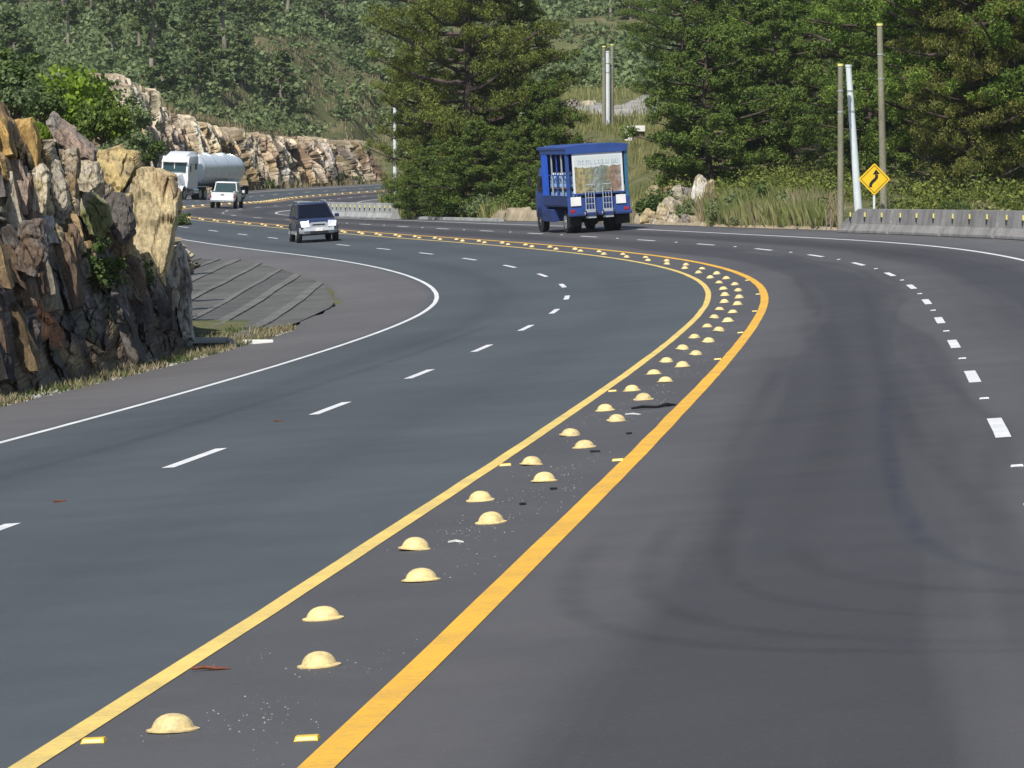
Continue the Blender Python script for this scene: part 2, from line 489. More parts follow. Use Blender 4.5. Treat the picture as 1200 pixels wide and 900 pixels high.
def at(s, o, dz=0.0):
    i = lambda a: np.interp(s, PS, a)
    th = i(PT)
    return np.stack([i(PX) + np.cos(th) * o, i(PY) + np.sin(th) * o, i(PZ) + i(PB) * np.asarray(o) + dz], -1)
def heading(s): return float(np.interp(s, PS, PT))
def nearest(x, y):
    """nearest station and signed offset for points (flat arrays)"""
    qs = PS[::2]; qx = PX[::2]; qy = PY[::2]; qt = PT[::2]
    S = np.empty(len(x)); O = np.empty(len(x))
    for a in range(0, len(x), 20000):
        xx, yy = x[a:a + 20000, None], y[a:a + 20000, None]
        d = (xx - qx) ** 2 + (yy - qy) ** 2
        j = d.argmin(1)
        dx, dy = x[a:a + 20000] - qx[j], y[a:a + 20000] - qy[j]
        S[a:a + 20000] = qs[j] + (-np.sin(qt[j]) * dx + np.cos(qt[j]) * dy)
        O[a:a + 20000] = np.cos(qt[j]) * dx + np.sin(qt[j]) * dy
    return S, O
def edge_left(s): return np.interp(s, [-70, 30, 60, 72, 80, 92, 104, 140, 152, 170, 520], [-10.1, -10.1, -9.9, -9.9, -10.4, -9.8, -9.9, -10.6, -11, -9.6, -9.6])
def edge_right(s): return np.interp(s, [-70, 95, 120, 140, 520], [10.2, 10.2, 9.7, 9.3, 9.3])

_E = at(PS, edge_right(PS)); _m = (PS > 60) & (PS < 222); _u = 600 + _E[_m, 0] / _E[_m, 1] * 4466.5
def verge_D(u):
    """distance at which the right pavement edge lies under a bearing"""
    o = np.argsort(_u); return np.interp(u, _u[o], _E[_m, 1][o])
def ss(a, b, x): t = np.clip((x - a) / (b - a), 0, 1); return t * t * (3 - 2 * t)
def natural(x, y):
    left = np.interp(y, [-100, 0, 60, 90, 150, 240, 330, 400, 470, 560, 620, 800, 1100, 1600], [0, 0.5, 2.6, 3.6, 4.2, 6.0, 8.4, 11.2, 17, 25, 31, 54, 98, 170])
    right = np.interp(y, [-100, 0, 100, 130, 150, 200, 240, 300, 400, 470, 560, 620, 800, 1100, 1600], [-1, -1.2, -1, -.4, .8, 2.4, 4.6, 8, 14, 18.5, 26, 32, 54, 98, 170])
    w = ss(-0.03, 0.03, x / np.maximum(y, 40))
    n = left * (1 - w) + right * w
    p = np.stack([x / 55, y / 70, x * 0], -1).reshape(-1, 3)
    bumpy = (fbm(p, 4, 5).reshape(np.shape(x)) - 0.5)
    return n + bumpy * np.interp(y, [0, 100, 200, 400, 1000], [0.3, 0.8, 1.6, 3.0, 9])
def cut_height(s): return np.interp(s, [-70, 30, 68, 78, 86, 150, 180, 240, 275, 300, 350, 400, 440, 520], [3.5, 4.4, 4.0, 1.2, 0, 0, 2.0, 2.2, 3.0, 7.0, 9.7, 6.6, 5.2, 5])
def ground_z(x, y):
    x = np.atleast_1d(np.asarray(x, float)); y = np.atleast_1d(np.asarray(y, float))
    S, O = nearest(x.ravel(), y.ravel())
    S = S.reshape(x.shape); O = O.reshape(x.shape)
    Sc = np.clip(S, -70, 520)
    zr = np.interp(Sc, PS, PZ); b = np.interp(Sc, PS, PB)
    eL, eR = edge_left(Sc), edge_right(Sc)
    dl, dr = eL - O, O - eR
    N = natural(x, y)
    n2 = fbm(np.stack([x / 3, y / 3, x * 0], -1).reshape(-1, 3), 3, 9).reshape(x.shape) - 0.5
    # left verge
    base = zr + b * np.clip(O, eL, eR) - 0.03
    ch = cut_height(Sc)
    left = base + ch * ss(3.2, 5.6, dl) - 0.05 * np.clip(dl, 0, 6) * (ch < 0.8) - 0.06 * (ch < 0.8)
    wl = ss(6, 18, dl)
    left = left * (1 - wl) + np.maximum(N, left) * wl
    # right verge
    rise = np.interp(Sc, [-70, 100, 116, 122, 135, 150, 165, 175, 200, 300, 520], [-0.5, -0.5, -0.3, 0.5, 1.0, 1.15, 0.9, 0.5, 0.25, 0.3, 0.4])
    right = base + rise * ss(0.3, 5, dr)
    wr = ss(4, 26, dr) * np.interp(Sc, [0, 170, 200, 420, 450], [1, 1, 0.0, 0.0, 1.0])
    wr = np.maximum(wr, ss(6, 15, dr)); wr = np.maximum(wr, ss(5, 20, dr) * ss(330, 380, Sc))
    right = right * (1 - wr) + N * wr
    z = np.where(O < 0, left, right)
    out = np.maximum(dl, dr)
    z = z + n2 * 0.35 * ss(0.4, 3, out) * np.where((O < 0) & (Sc > 72) & (Sc < 160), 0.05, np.where(ch > 0, 1, 0.4))
    z = np.where(out < 0.25, zr + b * O - 0.14 - 0.0 * O, z)
    # beyond the last station the natural hill takes over
    far = np.clip((S - 456) / 60, 0, 1)
    return z * (1 - far) + np.maximum(N, z) * far

def terrain():
    t = np.linspace(0, 1, 560)
    Y = np.where(t < 0.12, -90 + t / 0.12 * 105, 0)
    tt = np.clip((t - 0.12) / 0.88, 0, 1)
    Y = np.where(t >= 0.12, 15 * (1250 / 15) ** (tt ** 0.86), Y)
    u = np.linspace(-1, 1, 460)
    u = np.sign(u) * (0.75 * np.abs(u) + 0.25 * np.abs(u) ** 3)
    YY, UU = np.meshgrid(Y, u, indexing='ij')
    XX = UU * (55 + 0.42 * np.maximum(YY, 0))
    ZZ = ground_z(XX, YY)
    nY, nU = YY.shape
    v = np.stack([XX, YY, ZZ], -1).reshape(-1, 3)
    idx = np.arange(nY * nU).reshape(nY, nU)
    f = np.stack([idx[:-1, :-1], idx[:-1, 1:], idx[1:, 1:], idx[1:, :-1]], -1).reshape(-1, 4)
    add('terrain', np_mesh('terrain', v, f, True), M['ground'], kind='structure')
terrain()

# ------------------------------------------------------------------ road surface and painted markings
def road():
    s = np.arange(-70, 458.5, 1.0)
    eL, eR = edge_left(s), edge_right(s)
    nfr = np.linspace(0, 1, 17)
    jit = (fbm(np.stack([s / 2.2, s * 0, s * 0], -1), 3, 3) - 0.5) * 0.5
    jit2 = (fbm(np.stack([s / 2.2, s * 0 + 9, s * 0], -1), 3, 4) - 0.5) * 0.3
    rows = []; uv = []
    for f_ in [-1] + list(nfr) + [2]:
        f = min(max(f_, 0), 1)
        o = (eL + jit) * (1 - f) + (eR + jit2) * f
        p = at(s, o)
        if f_ in (-1, 2): p = at(s, o + (-0.12 if f_ < 0 else 0.12)); p[:, 2] -= 0.2
        rows.append(p); uv.append(np.stack([o, s], -1))
    v = np.stack(rows, 1); uv = np.stack(uv, 1)
    n, k = v.shape[:2]
    idx = np.arange(n * k).reshape(n, k)
    f = np.stack([idx[:-1, :-1], idx[:-1, 1:], idx[1:, 1:], idx[1:, :-1]], -1).reshape(-1, 4)
    return add('road', np_mesh('road', v.reshape(-1, 3), f, True, uv.reshape(-1, 2)), M['asphalt'], kind='structure')
ROAD = road()
def stripe(name, o, w, s0, s1, mat, dz=0.004, step=1.0, jit=0.0):
    n = max(2, int((s1 - s0) / step) + 1)
    s = np.linspace(s0, s1, n)
    j = (fbm(np.stack([s / 1.3, s * 0 + o, s * 0], -1), 3, 8) - 0.5) * jit
    if 0 < o < 1: j = j + 0.05 * np.clip(1 - s / 12, 0, 1.2)
    v = np.stack([at(s, o - w / 2 + j, dz), at(s, o + w / 2 + j * 0.6, dz)], 1).reshape(-1, 3)
    i = np.arange(n - 1) * 2
    f = np.stack([i, i + 1, i + 3, i + 2], -1)
    return add(name, np_mesh(name, v, f, True), mat, ROAD)
MED = 0.61181; WL = 3.33905; WR = 3.09699; EL = 3.35669; ER = 3.37205
stripe('left_edge_line', -MED - WL - EL, 0.115, -60, 456, M['white_line'], jit=0.02)
stripe('left_centre_line', -MED, 0.125, -60, 456, M['yellow_far'], jit=0.03)
stripe('right_centre_line', MED, 0.165, -60, 456, M['yellow_near'], jit=0.03)
stripe('right_edge_line', MED + WR + ER, 0.12, -60, 456, M['white_line'], jit=0.02)
def dash_chain(o, first, pitch, i0, i1, length, w):
    p = at(PS, o); m = PS >= 0
    seg = np.concatenate([[0], np.cumsum(np.hypot(np.diff(p[m, 0]), np.diff(p[m, 1])))])
    out = []
    for i in range(i0, i1):
        a = first + pitch * i
        s = float(np.interp(a, seg, PS[m])) if a >= 0 else a
        if s > 454: break
        stripe('lane_dash', o, w, s - length / 2, s + length / 2, M['white_line'], step=0.7, jit=0.015)
        out.append(s)
    return out
def stain_mat(name, c, strength):
    m, nt, b = new_mat(name)
    uv = nt.nodes.new('ShaderNodeUVMap'); uv.uv_map = 'road'
    sep = nt.nodes.new('ShaderNodeSeparateXYZ'); link(nt, uv.outputs[0], sep.inputs[0])
    x = math_node(nt, 'MULTIPLY', sep.outputs[0], sep.outputs[0])
    across = math_node(nt, 'POWER', math_node(nt, 'SUBTRACT', 1.0, x, clamp=True), 1.6)
    e = math_node(nt, 'MULTIPLY', sep.outputs[1], math_node(nt, 'SUBTRACT', 1.0, sep.outputs[1]))
    along = math_node(nt, 'MULTIPLY', e, 6.0, clamp=True)
    n = noise(nt, 2.2, 4, 0.6, geo_pos(nt)); n = math_node(nt, 'MULTIPLY_ADD', n, 1.6, -0.2, clamp=True)
    n2 = noise(nt, 40, 3, 0.7, geo_pos(nt)); n = math_node(nt, 'MULTIPLY', n, math_node(nt, 'ADD', n2, 0.45))
    a = math_node(nt, 'MULTIPLY', math_node(nt, 'MULTIPLY', across, along), math_node(nt, 'MULTIPLY', n, strength), clamp=True)
    b.inputs['Base Color'].default_value = (*c, 1); b.inputs['Roughness'].default_value = 0.7
    link(nt, a, b.inputs['Alpha'])
    return m
M['skid'] = stain_mat('tyre_rubber_stain', (0.024, 0.024, 0.027), 0.14)
M['skid_blue'] = stain_mat('bluish_oil_stain', (0.030, 0.045, 0.09), 0.26)
def tyre_mark(pts, w, mat, dz):
    pts = np.array(pts, float); n = 60
    d = np.concatenate([[0], np.cumsum(np.hypot(*np.diff(pts, axis=0).T))]); t = np.linspace(0, d[-1], n)
    c = np.stack([np.interp(t, d, pts[:, 0]), np.interp(t, d, pts[:, 1])], -1)
    for _ in range(24): c[1:-1] = (c[:-2] + c[2:]) / 2 * 0.5 + c[1:-1] * 0.5
    tg = np.gradient(c, axis=0); tg /= np.linalg.norm(tg, axis=1, keepdims=True)
    rows, uv = [], []
    for k in (-1, -.5, 0, .5, 1):
        q = c + np.stack([-tg[:, 1], tg[:, 0]], -1) * w / 2 * k
        rows.append(at(q[:, 0], q[:, 1], dz)); uv.append(np.stack([np.full(n, k), t / d[-1]], -1))
    v = np.stack(rows, 1); u_ = np.stack(uv, 1); idx = np.arange(n * 5).reshape(n, 5)
    f = np.stack([idx[:-1, :-1], idx[:-1, 1:], idx[1:, 1:], idx[1:, :-1]], -1).reshape(-1, 4)
    add('tyre_mark', np_mesh('tyre_mark', v.reshape(-1, 3), f, True, u_.reshape(-1, 2)), M[mat], ROAD)
dz_ = 0.0015
for pts, w, mt in [([(13.5, .95), (10.5, .95), (8.4, 1.1), (7.0, 1.45), (6.4, 1.8), (5.9, 2.3), (5.5, 3.2), (5.2, 4.4)], .26, 'skid'),
                   ([(14.5, 1.35), (11.0, 1.35), (8.6, 1.5), (7.3, 1.85), (6.6, 2.25), (6.0, 2.9), (5.6, 3.9)], .24, 'skid'),
                   ([(15.5, 1.75), (11.5, 1.75), (9.0, 1.95), (7.9, 2.3), (7.2, 2.8), (6.6, 3.6)], .20, 'skid'),
                   ([(32, 2.75), (24, 2.72), (16.5, 2.78), (11.5, 2.92), (9.2, 3.1), (8.0, 3.5), (7.2, 4.2), (6.8, 5.2)], .22, 'skid_blue'),
                   ([(60, 1.75), (40, 2.15), (26, 2.3), (17, 2.25), (12, 2.1), (9, 2.2)], .5, 'skid'),
                   ([(75, 2.7), (44, 2.6), (25, 2.85), (14.5, 3.2), (9, 3.6), (7, 4.2)], .30, 'skid'),
                   ([(11.5, 2.2), (9.6, 2.4), (8.6, 2.8), (7.8, 3.6), (7.2, 4.8)], .3, 'skid'),
                   ([(45, -5.2), (30, -5.4), (22, -5.6), (17, -5.9)], .35, 'skid'),
                   ([(70, -4.9), (52, -5.1), (40, -5.3)], .35, 'skid'), ([(150, 5.2), (120, 5.3), (95, 5.5), (75, 5.6)], .8, 'skid')]:
    tyre_mark(pts, w, mt, dz_); dz_ += 0.0002
dL = dash_chain(-MED - WL, 24.93111, 9.23886, -4, 60, 2.9, 0.125)
dR = dash_chain(MED + WR, 21.58008, 9.54798, -4, 60, 2.75, 0.13)

# ------------------------------------------------------------------ concrete apron in the hollow on the left
def apron():
    poly = [(-4.7, 101), (-5.0, 91), (-5.85, 77.3), (-6.9, 77.6), (-8.5, 82), (-12, 95), (-15, 130), (-15.5, 152), (-13, 151.0), (-9.8, 143.2), (-5.65, 116)]
    def yrange(x):
        ys = []
        for i in range(len(poly)):
            (x1, y1), (x2, y2) = poly[i], poly[(i + 1) % len(poly)]
            if (x1 - x) * (x2 - x) < 0: ys.append(y1 + (x - x1) / (x2 - x1) * (y2 - y1))
        return (min(ys), max(ys)) if len(ys) >= 2 else None
    root = add('concrete_apron', None)
    root['kind'] = 'structure'; root.empty_display_size = 0.3
    rg = np.random.default_rng(4)
    x = -4.78; k = 0
    while x > -15.2:
        rib = k % 2 == 1
        w = rg.uniform(0.20, 0.42) if rib else rg.uniform(0.5, 1.0)
        r0, r1 = yrange(x - w * 0.25), yrange(x - w * 0.75)
        if r0 and r1:
            y0, y1 = (r0[0] + r1[0]) / 2, (r0[1] + r1[1]) / 2
            n = max(3, int((y1 - y0) / 2.0))
            prof = [(0.0, -0.3), (0.0, 0.012), (-w * 0.30, 0.012), (-w + 0.006, 0.004), (-w + 0.006, -0.3)]
            lift = 0.022 if rib else rg.uniform(-0.006, 0.004)
            vs = []
            for px, pz in prof:
                rr = yrange(x + px) or (y0, y1)
                ys = np.linspace(rr[0], rr[1], n)
                xx = x + px + (fbm(np.stack([ys / 6, ys * 0, ys * 0], -1), 2, 2) - 0.5) * 0.12
                pz = pz + lift
                S, O = nearest(xx, ys)
                z = np.interp(S, PS, PZ) + np.interp(S, PS, PB) * np.maximum(O, edge_left(S)) - 0.035 * np.maximum(0, edge_left(S) - O)
                vs.append(np.stack([xx, ys, z + pz + (rg.normal(0, 0.003, n) if pz > -0.2 else 0)], -1))
            v = np.stack(vs, 1); nn, kk = v.shape[:2]
            idx = np.arange(nn * kk).reshape(nn, kk)
            f = np.stack([idx[:-1, :-1], idx[1:, :-1], idx[1:, 1:], idx[:-1, 1:]], -1).reshape(-1, 4)
            mt = M['apron_light' if rib else rg.choice(['apron_dark', 'apron_mid'])]
            add('rib' if rib else 'slab', np_mesh('slab', v.reshape(-1, 3), f), mt, root)
        x -= w; k += 1
apron()

# ------------------------------------------------------------------ rock
TAN = np.array([0.42, 0.30, 0.17]); PALE = np.array([0.62, 0.56, 0.44]); CREAM = np.array([0.60, 0.50, 0.30]); GREY = np.array([0.20, 0.18, 0.165])
DARK = np.array([0.055, 0.050, 0.048]); ORANGE = np.array([0.40, 0.19, 0.095]); BROWN = np.array([0.17, 0.12, 0.085]); MOSS = np.array([0.10, 0.11, 0.045]); PINK = np.array([0.42, 0.325, 0.265]); WHITE = np.array([0.70, 0.68, 0.62])
from mathutils.kdtree import KDTree
def facets(p, sites, scale, rg, amp, tilt):
    """planar-faceted offset from the nearest site: a broken-rock relief"""
    q = p / scale
    sq = sites / scale
    kd = KDTree(len(sq))
    for i, c in enumerate(sq): kd.insert(c, i)
    kd.balance()
    val = rg.normal(0, amp, len(sites)); grad = rg.normal(0, tilt * amp, (len(sites), 3))
    near = [kd.find_n(c, 2) for c in q.tolist()]
    j0 = np.array([a[0][1] for a in near]); edge = np.array([a[1][2] - a[0][2] for a in near])
    out = val[j0] + np.clip(((q - sq[j0]) * grad[j0]).sum(1), -2.2 * amp, 2.2 * amp)
    return out, edge, j0
def rock_sheet(base, top, ncol, nrow, out_dir, scales, rg, colour, back=None, shear=0.0, bulge=0.0, name='rock_face', closeness=1.0, stair=None):
    """surface between a base line and a top line, broken into facets along out_dir; 'back' runs the top edge back into the hill"""
    base = np.asarray(base, float); top = np.asarray(top, float)
    t0 = np.linspace(0, 1, len(base)); t = np.linspace(0, 1, ncol); h = np.linspace(0, 1, nrow)
    B = np.stack([np.interp(t, t0, base[:, i]) for i in range(3)], -1); T_ = np.stack([np.interp(t, t0, top[:, i]) for i in range(3)], -1)
    jag = (fbm(np.stack([t * 45, t * 0, t * 0], -1), 4, 31) - 0.5)
    T_[:, 2] += jag * 0.16 * (T_[:, 2] - B[:, 2])
    P = B[:, None] * (1 - h[None, :, None]) + T_[:, None] * h[None, :, None]
    P = P.reshape(-1, 3)
    tt = np.repeat(t, nrow); hh = np.tile(h, ncol)
    if stair:      # buttresses: each faces the open side, then steps back into a dark cleft
        N_, amp_, lean_ = stair
        k_ = tt * N_ + hh * lean_ + (fbm(np.stack([tt * 7, hh * 2.4, tt * 0], -1), 3, 61) - 0.5) * 1.8
        fr = k_ - np.floor(k_)
        step_ = np.floor(k_) + ss(0.84, 1.0, fr)
        slope = np.interp(tt, t, np.gradient(B[:, 1] * 0.5 + T_[:, 1] * 0.5, t)) / N_
        P[:, 1] += (step_ - k_ + 0.45) * slope * amp_ + (vnoise(np.stack([np.floor(k_) * 1.7 + ss(0.84, 1.0, fr) * 1.7, hh * 2.2, hh * 0], -1), 62) - 0.5) * 0.9
    od = np.stack([np.interp(tt, t0, np.asarray(out_dir)[:, i]) for i in range(3)], -1); od /= np.linalg.norm(od, axis=1, keepdims=True)
    disp = bulge * np.sin(hh * math.pi) ** 0.7
    crease_shade = np.ones(len(P)); cells = []
    for (sc, cnt, amp, tilt) in scales:
        lo, hi = P.min(0) - 1, P.max(0) + 1
        j = rg.integers(0, len(P), cnt)
        sites = P[j] + rg.normal(0, 0.3, (cnt, 3)) * np.array(sc)
        q = P.copy(); q[:, 2] += 0; 
        q[:, 0] += shear * P[:, 2]; s2 = sites.copy(); s2[:, 0] += shear * sites[:, 2]
        d, e, c = facets(q, s2, np.array(sc), rg, amp, tilt)
        disp += d - (np.exp(-(e / 0.10) ** 2)) * amp * 1.1
        crease_shade = np.minimum(crease_shade, 1 - np.exp(-(e / 0.07) ** 2)); cells.append(c)  # mask that paints recess shade into the rock colour
    disp += (fbm(P * np.array([3, 3, 1.6]), 4, 77) - 0.5) * scales[-1][2] * 2.2
    fade = ss(0, 0.06, hh) * 0.8 + 0.2
    V = P + od * (disp * fade)[:, None]
    C = colour(tt, hh, P, cells, crease_shade, rg)
    idx = np.arange(ncol * nrow).reshape(ncol, nrow)
    f = np.stack([idx[:-1, :-1], idx[1:, :-1], idx[1:, 1:], idx[:-1, 1:]], -1).reshape(-1, 4)
    if back is not None:
        V3 = V.reshape(ncol, nrow, 3); C3 = C.reshape(ncol, nrow, 3); ex = []; ec = []
        for k in range(1, 7):
            e = V3[:, -1] + np.asarray(back) * (k / 6) ** 1.2
            e = e + rg.normal(0, 0.08, e.shape) * closeness; ex.append(e); ec.append(C3[:, -1] * 0.6 + BROWN * 0.4)
        V3 = np.concatenate([V3, np.stack(ex, 1)], 1); C3 = np.concatenate([C3, np.stack(ec, 1)], 1)
        nrow2 = nrow + 6
        idx = np.arange(ncol * nrow2).reshape(ncol, nrow2)
        f = np.stack([idx[:-1, :-1], idx[1:, :-1], idx[1:, 1:], idx[:-1, 1:]], -1).reshape(-1, 4)
        V = V3.reshape(-1, 3); C = C3.reshape(-1, 3)
    return add(name, np_mesh(name, V, f, False, None, np.clip(C, 0.01, 0.9)), M['rock'])

def az_point(u, D, v):
    """a place seen under bearing (u) and elevation (v) at distance D along the view"""
    return ((u - 600) / 4466.5 * D, D, CAM_Z + (196.2 - v) / 4466.5 * D)

# near outcrop: base on the verge, top set back 2 to 3 m
nb = [(-90, 486, 54), (0, 470, 57.3), (60, 453, 61), (130, 434, 66), (175, 424, 69.5), (205, 416, 72.5), (221, 408, 76), (214, 398, 80), (196, 388, 85)]
nt_ = [(-90, 70, 61), (-8, 112, 64), (44, 162, 67), (82, 186, 70.5), (120, 212, 72.5), (150, 238, 74.0), (186, 262, 75.8), (200, 282, 78.5), (190, 270, 87)]
def near_colour(t, h, P, cells, crease_shade, rg):
    c1, c2 = cells[0], cells[1]
    pal = np.stack([GREY, BROWN, TAN * 0.75, DARK * 1.6, GREY * 1.5, BROWN * 1.4, PALE * 0.62, GREY * 0.8])
    A = pal[rg.integers(0, len(pal), c1.max() + 1)][c1]; Bc = pal[rg.integers(0, len(pal), c2.max() + 1)][c2]
    C = A * 0.55 + Bc * 0.45
    n = fbm(P * np.array([0.9, 0.9, 0.5]), 4, 21); n2 = fbm(P * np.array([2.2, 2.2, 0.45]), 4, 22)
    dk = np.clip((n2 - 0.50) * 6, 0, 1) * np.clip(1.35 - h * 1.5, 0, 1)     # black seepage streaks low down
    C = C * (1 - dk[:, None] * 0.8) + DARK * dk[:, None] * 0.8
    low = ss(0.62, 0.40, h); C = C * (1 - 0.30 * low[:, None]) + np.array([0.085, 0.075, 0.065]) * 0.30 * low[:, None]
    pt = np.clip((fbm(P * 1.1, 4, 23) - 0.50) * 7, 0, 1) * ss(0.5, 0.72, h)
    C = C * (1 - pt[:, None] * 0.75) + (CREAM * 0.5 + PALE * 0.4) * pt[:, None] * 0.75
    mo = np.clip((fbm(P * 1.7, 4, 24) - 0.56) * 8, 0, 1) * 0.6
    C = C * (1 - mo[:, None]) + MOSS * mo[:, None]
    u = 600 + P[:, 0] / P[:, 1] * 4466.5; v = 196.2 - (P[:, 2] - CAM_Z) / P[:, 1] * 4466.5
    def blob(uu, vv, a, b, ang, colr, k):
        nonlocal C
        du, dv = u - uu, v - vv; ca, sa = math.cos(ang), math.sin(ang)
        r = np.sqrt(((du * ca + dv * sa) / a) ** 2 + ((-du * sa + dv * ca) / b) ** 2) + (fbm(P * 2.6, 4, int(uu) + 50) - 0.5) * 1.6
        w = np.clip((1.1 - r) * 3, 0, 1)[:, None] * k; C = C * (1 - w) + colr * w
    blob(18, 160, 46, 34, 0.5, ORANGE * 0.6 + TAN * 0.5, 0.8)
    blob(32, 178, 30, 12, 0.5, CREAM * np.array([1, .85, .6]), 0.8)
    blob(48, 346, 13, 26, -0.2, ORANGE, 0.95)
    blob(60, 390, 12, 26, -0.35, ORANGE * 1.15, 0.95)
    blob(84, 420, 10, 18, -0.5, TAN, 0.7)
    blob(100, 215, 14, 38, 0.0, PALE * 0.75, 0.7)
    blob(160, 400, 60, 22, 0.0, BROWN * 0.7, 0.5)
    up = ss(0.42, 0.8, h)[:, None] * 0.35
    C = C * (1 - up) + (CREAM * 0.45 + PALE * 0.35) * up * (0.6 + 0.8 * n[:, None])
    C = C * (0.5 + 0.5 * crease_shade[:, None]) * 1.6  # colour darkened in the recesses as painted shade
    return C
rgn = np.random.default_rng(21)
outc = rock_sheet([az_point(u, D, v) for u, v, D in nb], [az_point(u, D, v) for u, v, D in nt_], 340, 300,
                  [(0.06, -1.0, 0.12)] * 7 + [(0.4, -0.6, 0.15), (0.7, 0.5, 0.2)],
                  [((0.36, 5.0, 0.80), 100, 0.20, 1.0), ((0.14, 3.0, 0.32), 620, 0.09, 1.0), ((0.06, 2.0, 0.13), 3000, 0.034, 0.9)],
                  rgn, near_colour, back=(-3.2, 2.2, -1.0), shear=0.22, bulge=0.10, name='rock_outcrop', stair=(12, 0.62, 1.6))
tag(outc, 'dark streaked rock outcrop with an orange seam beside the left lane', 'rock')

def hull_rock(name, pts, sub, disp, colr, rg, label, cat='boulder', group=None, two=None, parent=None):
    bm = bmesh.new()
    for p in pts: bm.verts.new(p)
    bmesh.ops.convex_hull(bm, input=bm.verts)
    bmesh.ops.delete(bm, geom=[v for v in bm.verts if not v.link_faces], context='VERTS')
    bmesh.ops.triangulate(bm, faces=bm.faces)
    for _ in range(sub): bmesh.ops.subdivide_edges(bm, edges=bm.edges, cuts=1, use_grid_fill=True)
    bmesh.ops.recalc_face_normals(bm, faces=bm.faces)
    co = np.array([v.co[:] for v in bm.verts]); nm = np.array([v.normal[:] for v in bm.verts])
    ext = co.max(0) - co.min(0); s = 2.4 / (ext.mean() + 1e-6)
    k = int(rg.integers(0, 999))
    sites = co[rg.integers(0, len(co), min(60, len(co)))]
    fo, fe, fc = facets(co, sites, np.array([1, 1, 1.4]) * 0.4 / s, rg, disp * 0.5, 0.8)
    d = (fbm(co * s * 1.3, 4, k) - 0.5) * disp * 1.6 + fo * 0.7 - np.exp(-(fe / 0.08) ** 2) * disp * 0.35
    co2 = co + nm * d[:, None]
    for v, c in zip(bm.verts, co2): v.co = c
    me = bpy.data.meshes.new(name); bm.to_mesh(me); bm.free()
    n = fbm(co * s * 0.9, 4, k + 3)[:, None]
    c2 = colr * 0.55 if two is None else two
    C = colr * (1 - np.clip((n - 0.45) * 5, 0, 1)) + c2 * np.clip((n - 0.45) * 5, 0, 1)
    C = C * (0.55 + 0.45 * (1 - np.exp(-(fe / 0.06) ** 2))[:, None])  # shade of the facet edges painted into the colour
    a = me.color_attributes.new('Col', 'FLOAT_COLOR', 'POINT'); cc = np.ones((len(co), 4), np.float32); cc[:, :3] = np.clip(C, 0.01, 0.9)
    a.data.foreach_set('color', cc.ravel())
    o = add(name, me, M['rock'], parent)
    if parent is None: tag(o, label, cat, group)
    return o
def slab_rock(name, outline, D, depth, colr, label, lean=0.0, sub=4, disp=0.10, two=None, seed=0, back_shrink=0.75):
    """a boulder whose face has the given outline (bearing, elevation) at distance D and runs back by depth"""
    rg = np.random.default_rng(seed + 100)
    P = [np.array(az_point(u, D, v)) for u, v in outline]
    c = sum(P) / len(P); pts = []
    zmin, zmax = min(p[2] for p in P), max(p[2] for p in P)
    for p in P:
        l = (p[2] - zmin) / (zmax - zmin + 1e-6) * lean
        q = c + (p - c) * 0.90
        pts.append(q + np.array([0, l, 0])); pts.append(p + np.array([0.02, depth * 0.3 + l, 0])); pts.append(c + (p - c) * back_shrink + np.array([-0.1, depth + l, 0]))
    return hull_rock(name, pts, sub, disp, colr, rg, label, two=two)
def rock_blocks():
    rg = np.random.default_rng(77)
    B = np.array([az_point(u, D, v) for u, v, D in nb]); T_ = np.array([az_point(u, D, v) for u, v, D in nt_]); t0 = np.linspace(0, 1, len(nb))
    protos = []
    for k in range(210):
        t = rg.uniform(0.08, 0.80); h = rg.uniform(0.08, 0.93) ** 0.8
        b = np.array([np.interp(t, t0, B[:, i]) for i in range(3)]); tp = np.array([np.interp(t, t0, T_[:, i]) for i in range(3)])
        c = b * (1 - h) + tp * h
        u = 600 + c[0] / c[1] * 4466.5; v = 196.2 - (c[2] - CAM_Z) / c[1] * 4466.5
        w = rg.uniform(0.18, 0.62); hh = w * rg.uniform(0.8, 1.9); dp = rg.uniform(0.5, 1.1)
        if (88 < u < 156 and v < 292) or (34 < u < 82 and 184 < v < 262) or u > 196 or (h < 0.4 and k % 3): continue
        if h < 0.45: hh *= 1.25
        lean = -0.30 + rg.normal(0, 0.12)
        if h > 0.55: colr = [TAN, CREAM, PALE, GREY * 1.5, PINK * .9, TAN * .8, WHITE * .8, GREY * 1.1, BROWN * 1.3][rg.integers(0, 9)]
        elif h > 0.32: colr = [GREY, TAN * .7, GREY * 1.4, BROWN * 1.3, PALE * .6, GREY * .7, BROWN][rg.integers(0, 7)]
        else: colr = [GREY * .6, DARK * 1.8, BROWN * .8, GREY * .8, TAN * .5, DARK * 1.2][rg.integers(0, 6)]
        if u < 45 and 115 < v < 200: colr = [ORANGE * .8 + TAN * .4, CREAM * np.array([1, .8, .5]), TAN * 1.1][rg.integers(0, 3)]
        if (abs(u - 48) < 14 and 330 < v < 372) or (abs(u - 62) < 13 and 370 < v < 412): colr = ORANGE * 1.2
        pts = []
        for sx in (-1, 1):
            for sy in (-1, 1):
                for sz in (-1, 0.2, 1):
                    sh = (1 - rg.uniform(0.05, 0.45) * abs(sz)) * (1 if sy < 0 else 0.8)
                    q = np.array([sx * w / 2 * sh * rg.uniform(.7, 1.1), sy * dp / 2 * rg.uniform(.7, 1.1), sz * hh / 2 * rg.uniform(.8, 1.1)])
                    q[0] += lean * q[2]
                    q[1] += 0.35 * q[2]
                    pts.append(c + np.array([0.0, 0.02, 0]) + q)
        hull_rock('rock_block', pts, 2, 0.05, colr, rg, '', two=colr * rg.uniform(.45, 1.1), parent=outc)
rock_blocks()
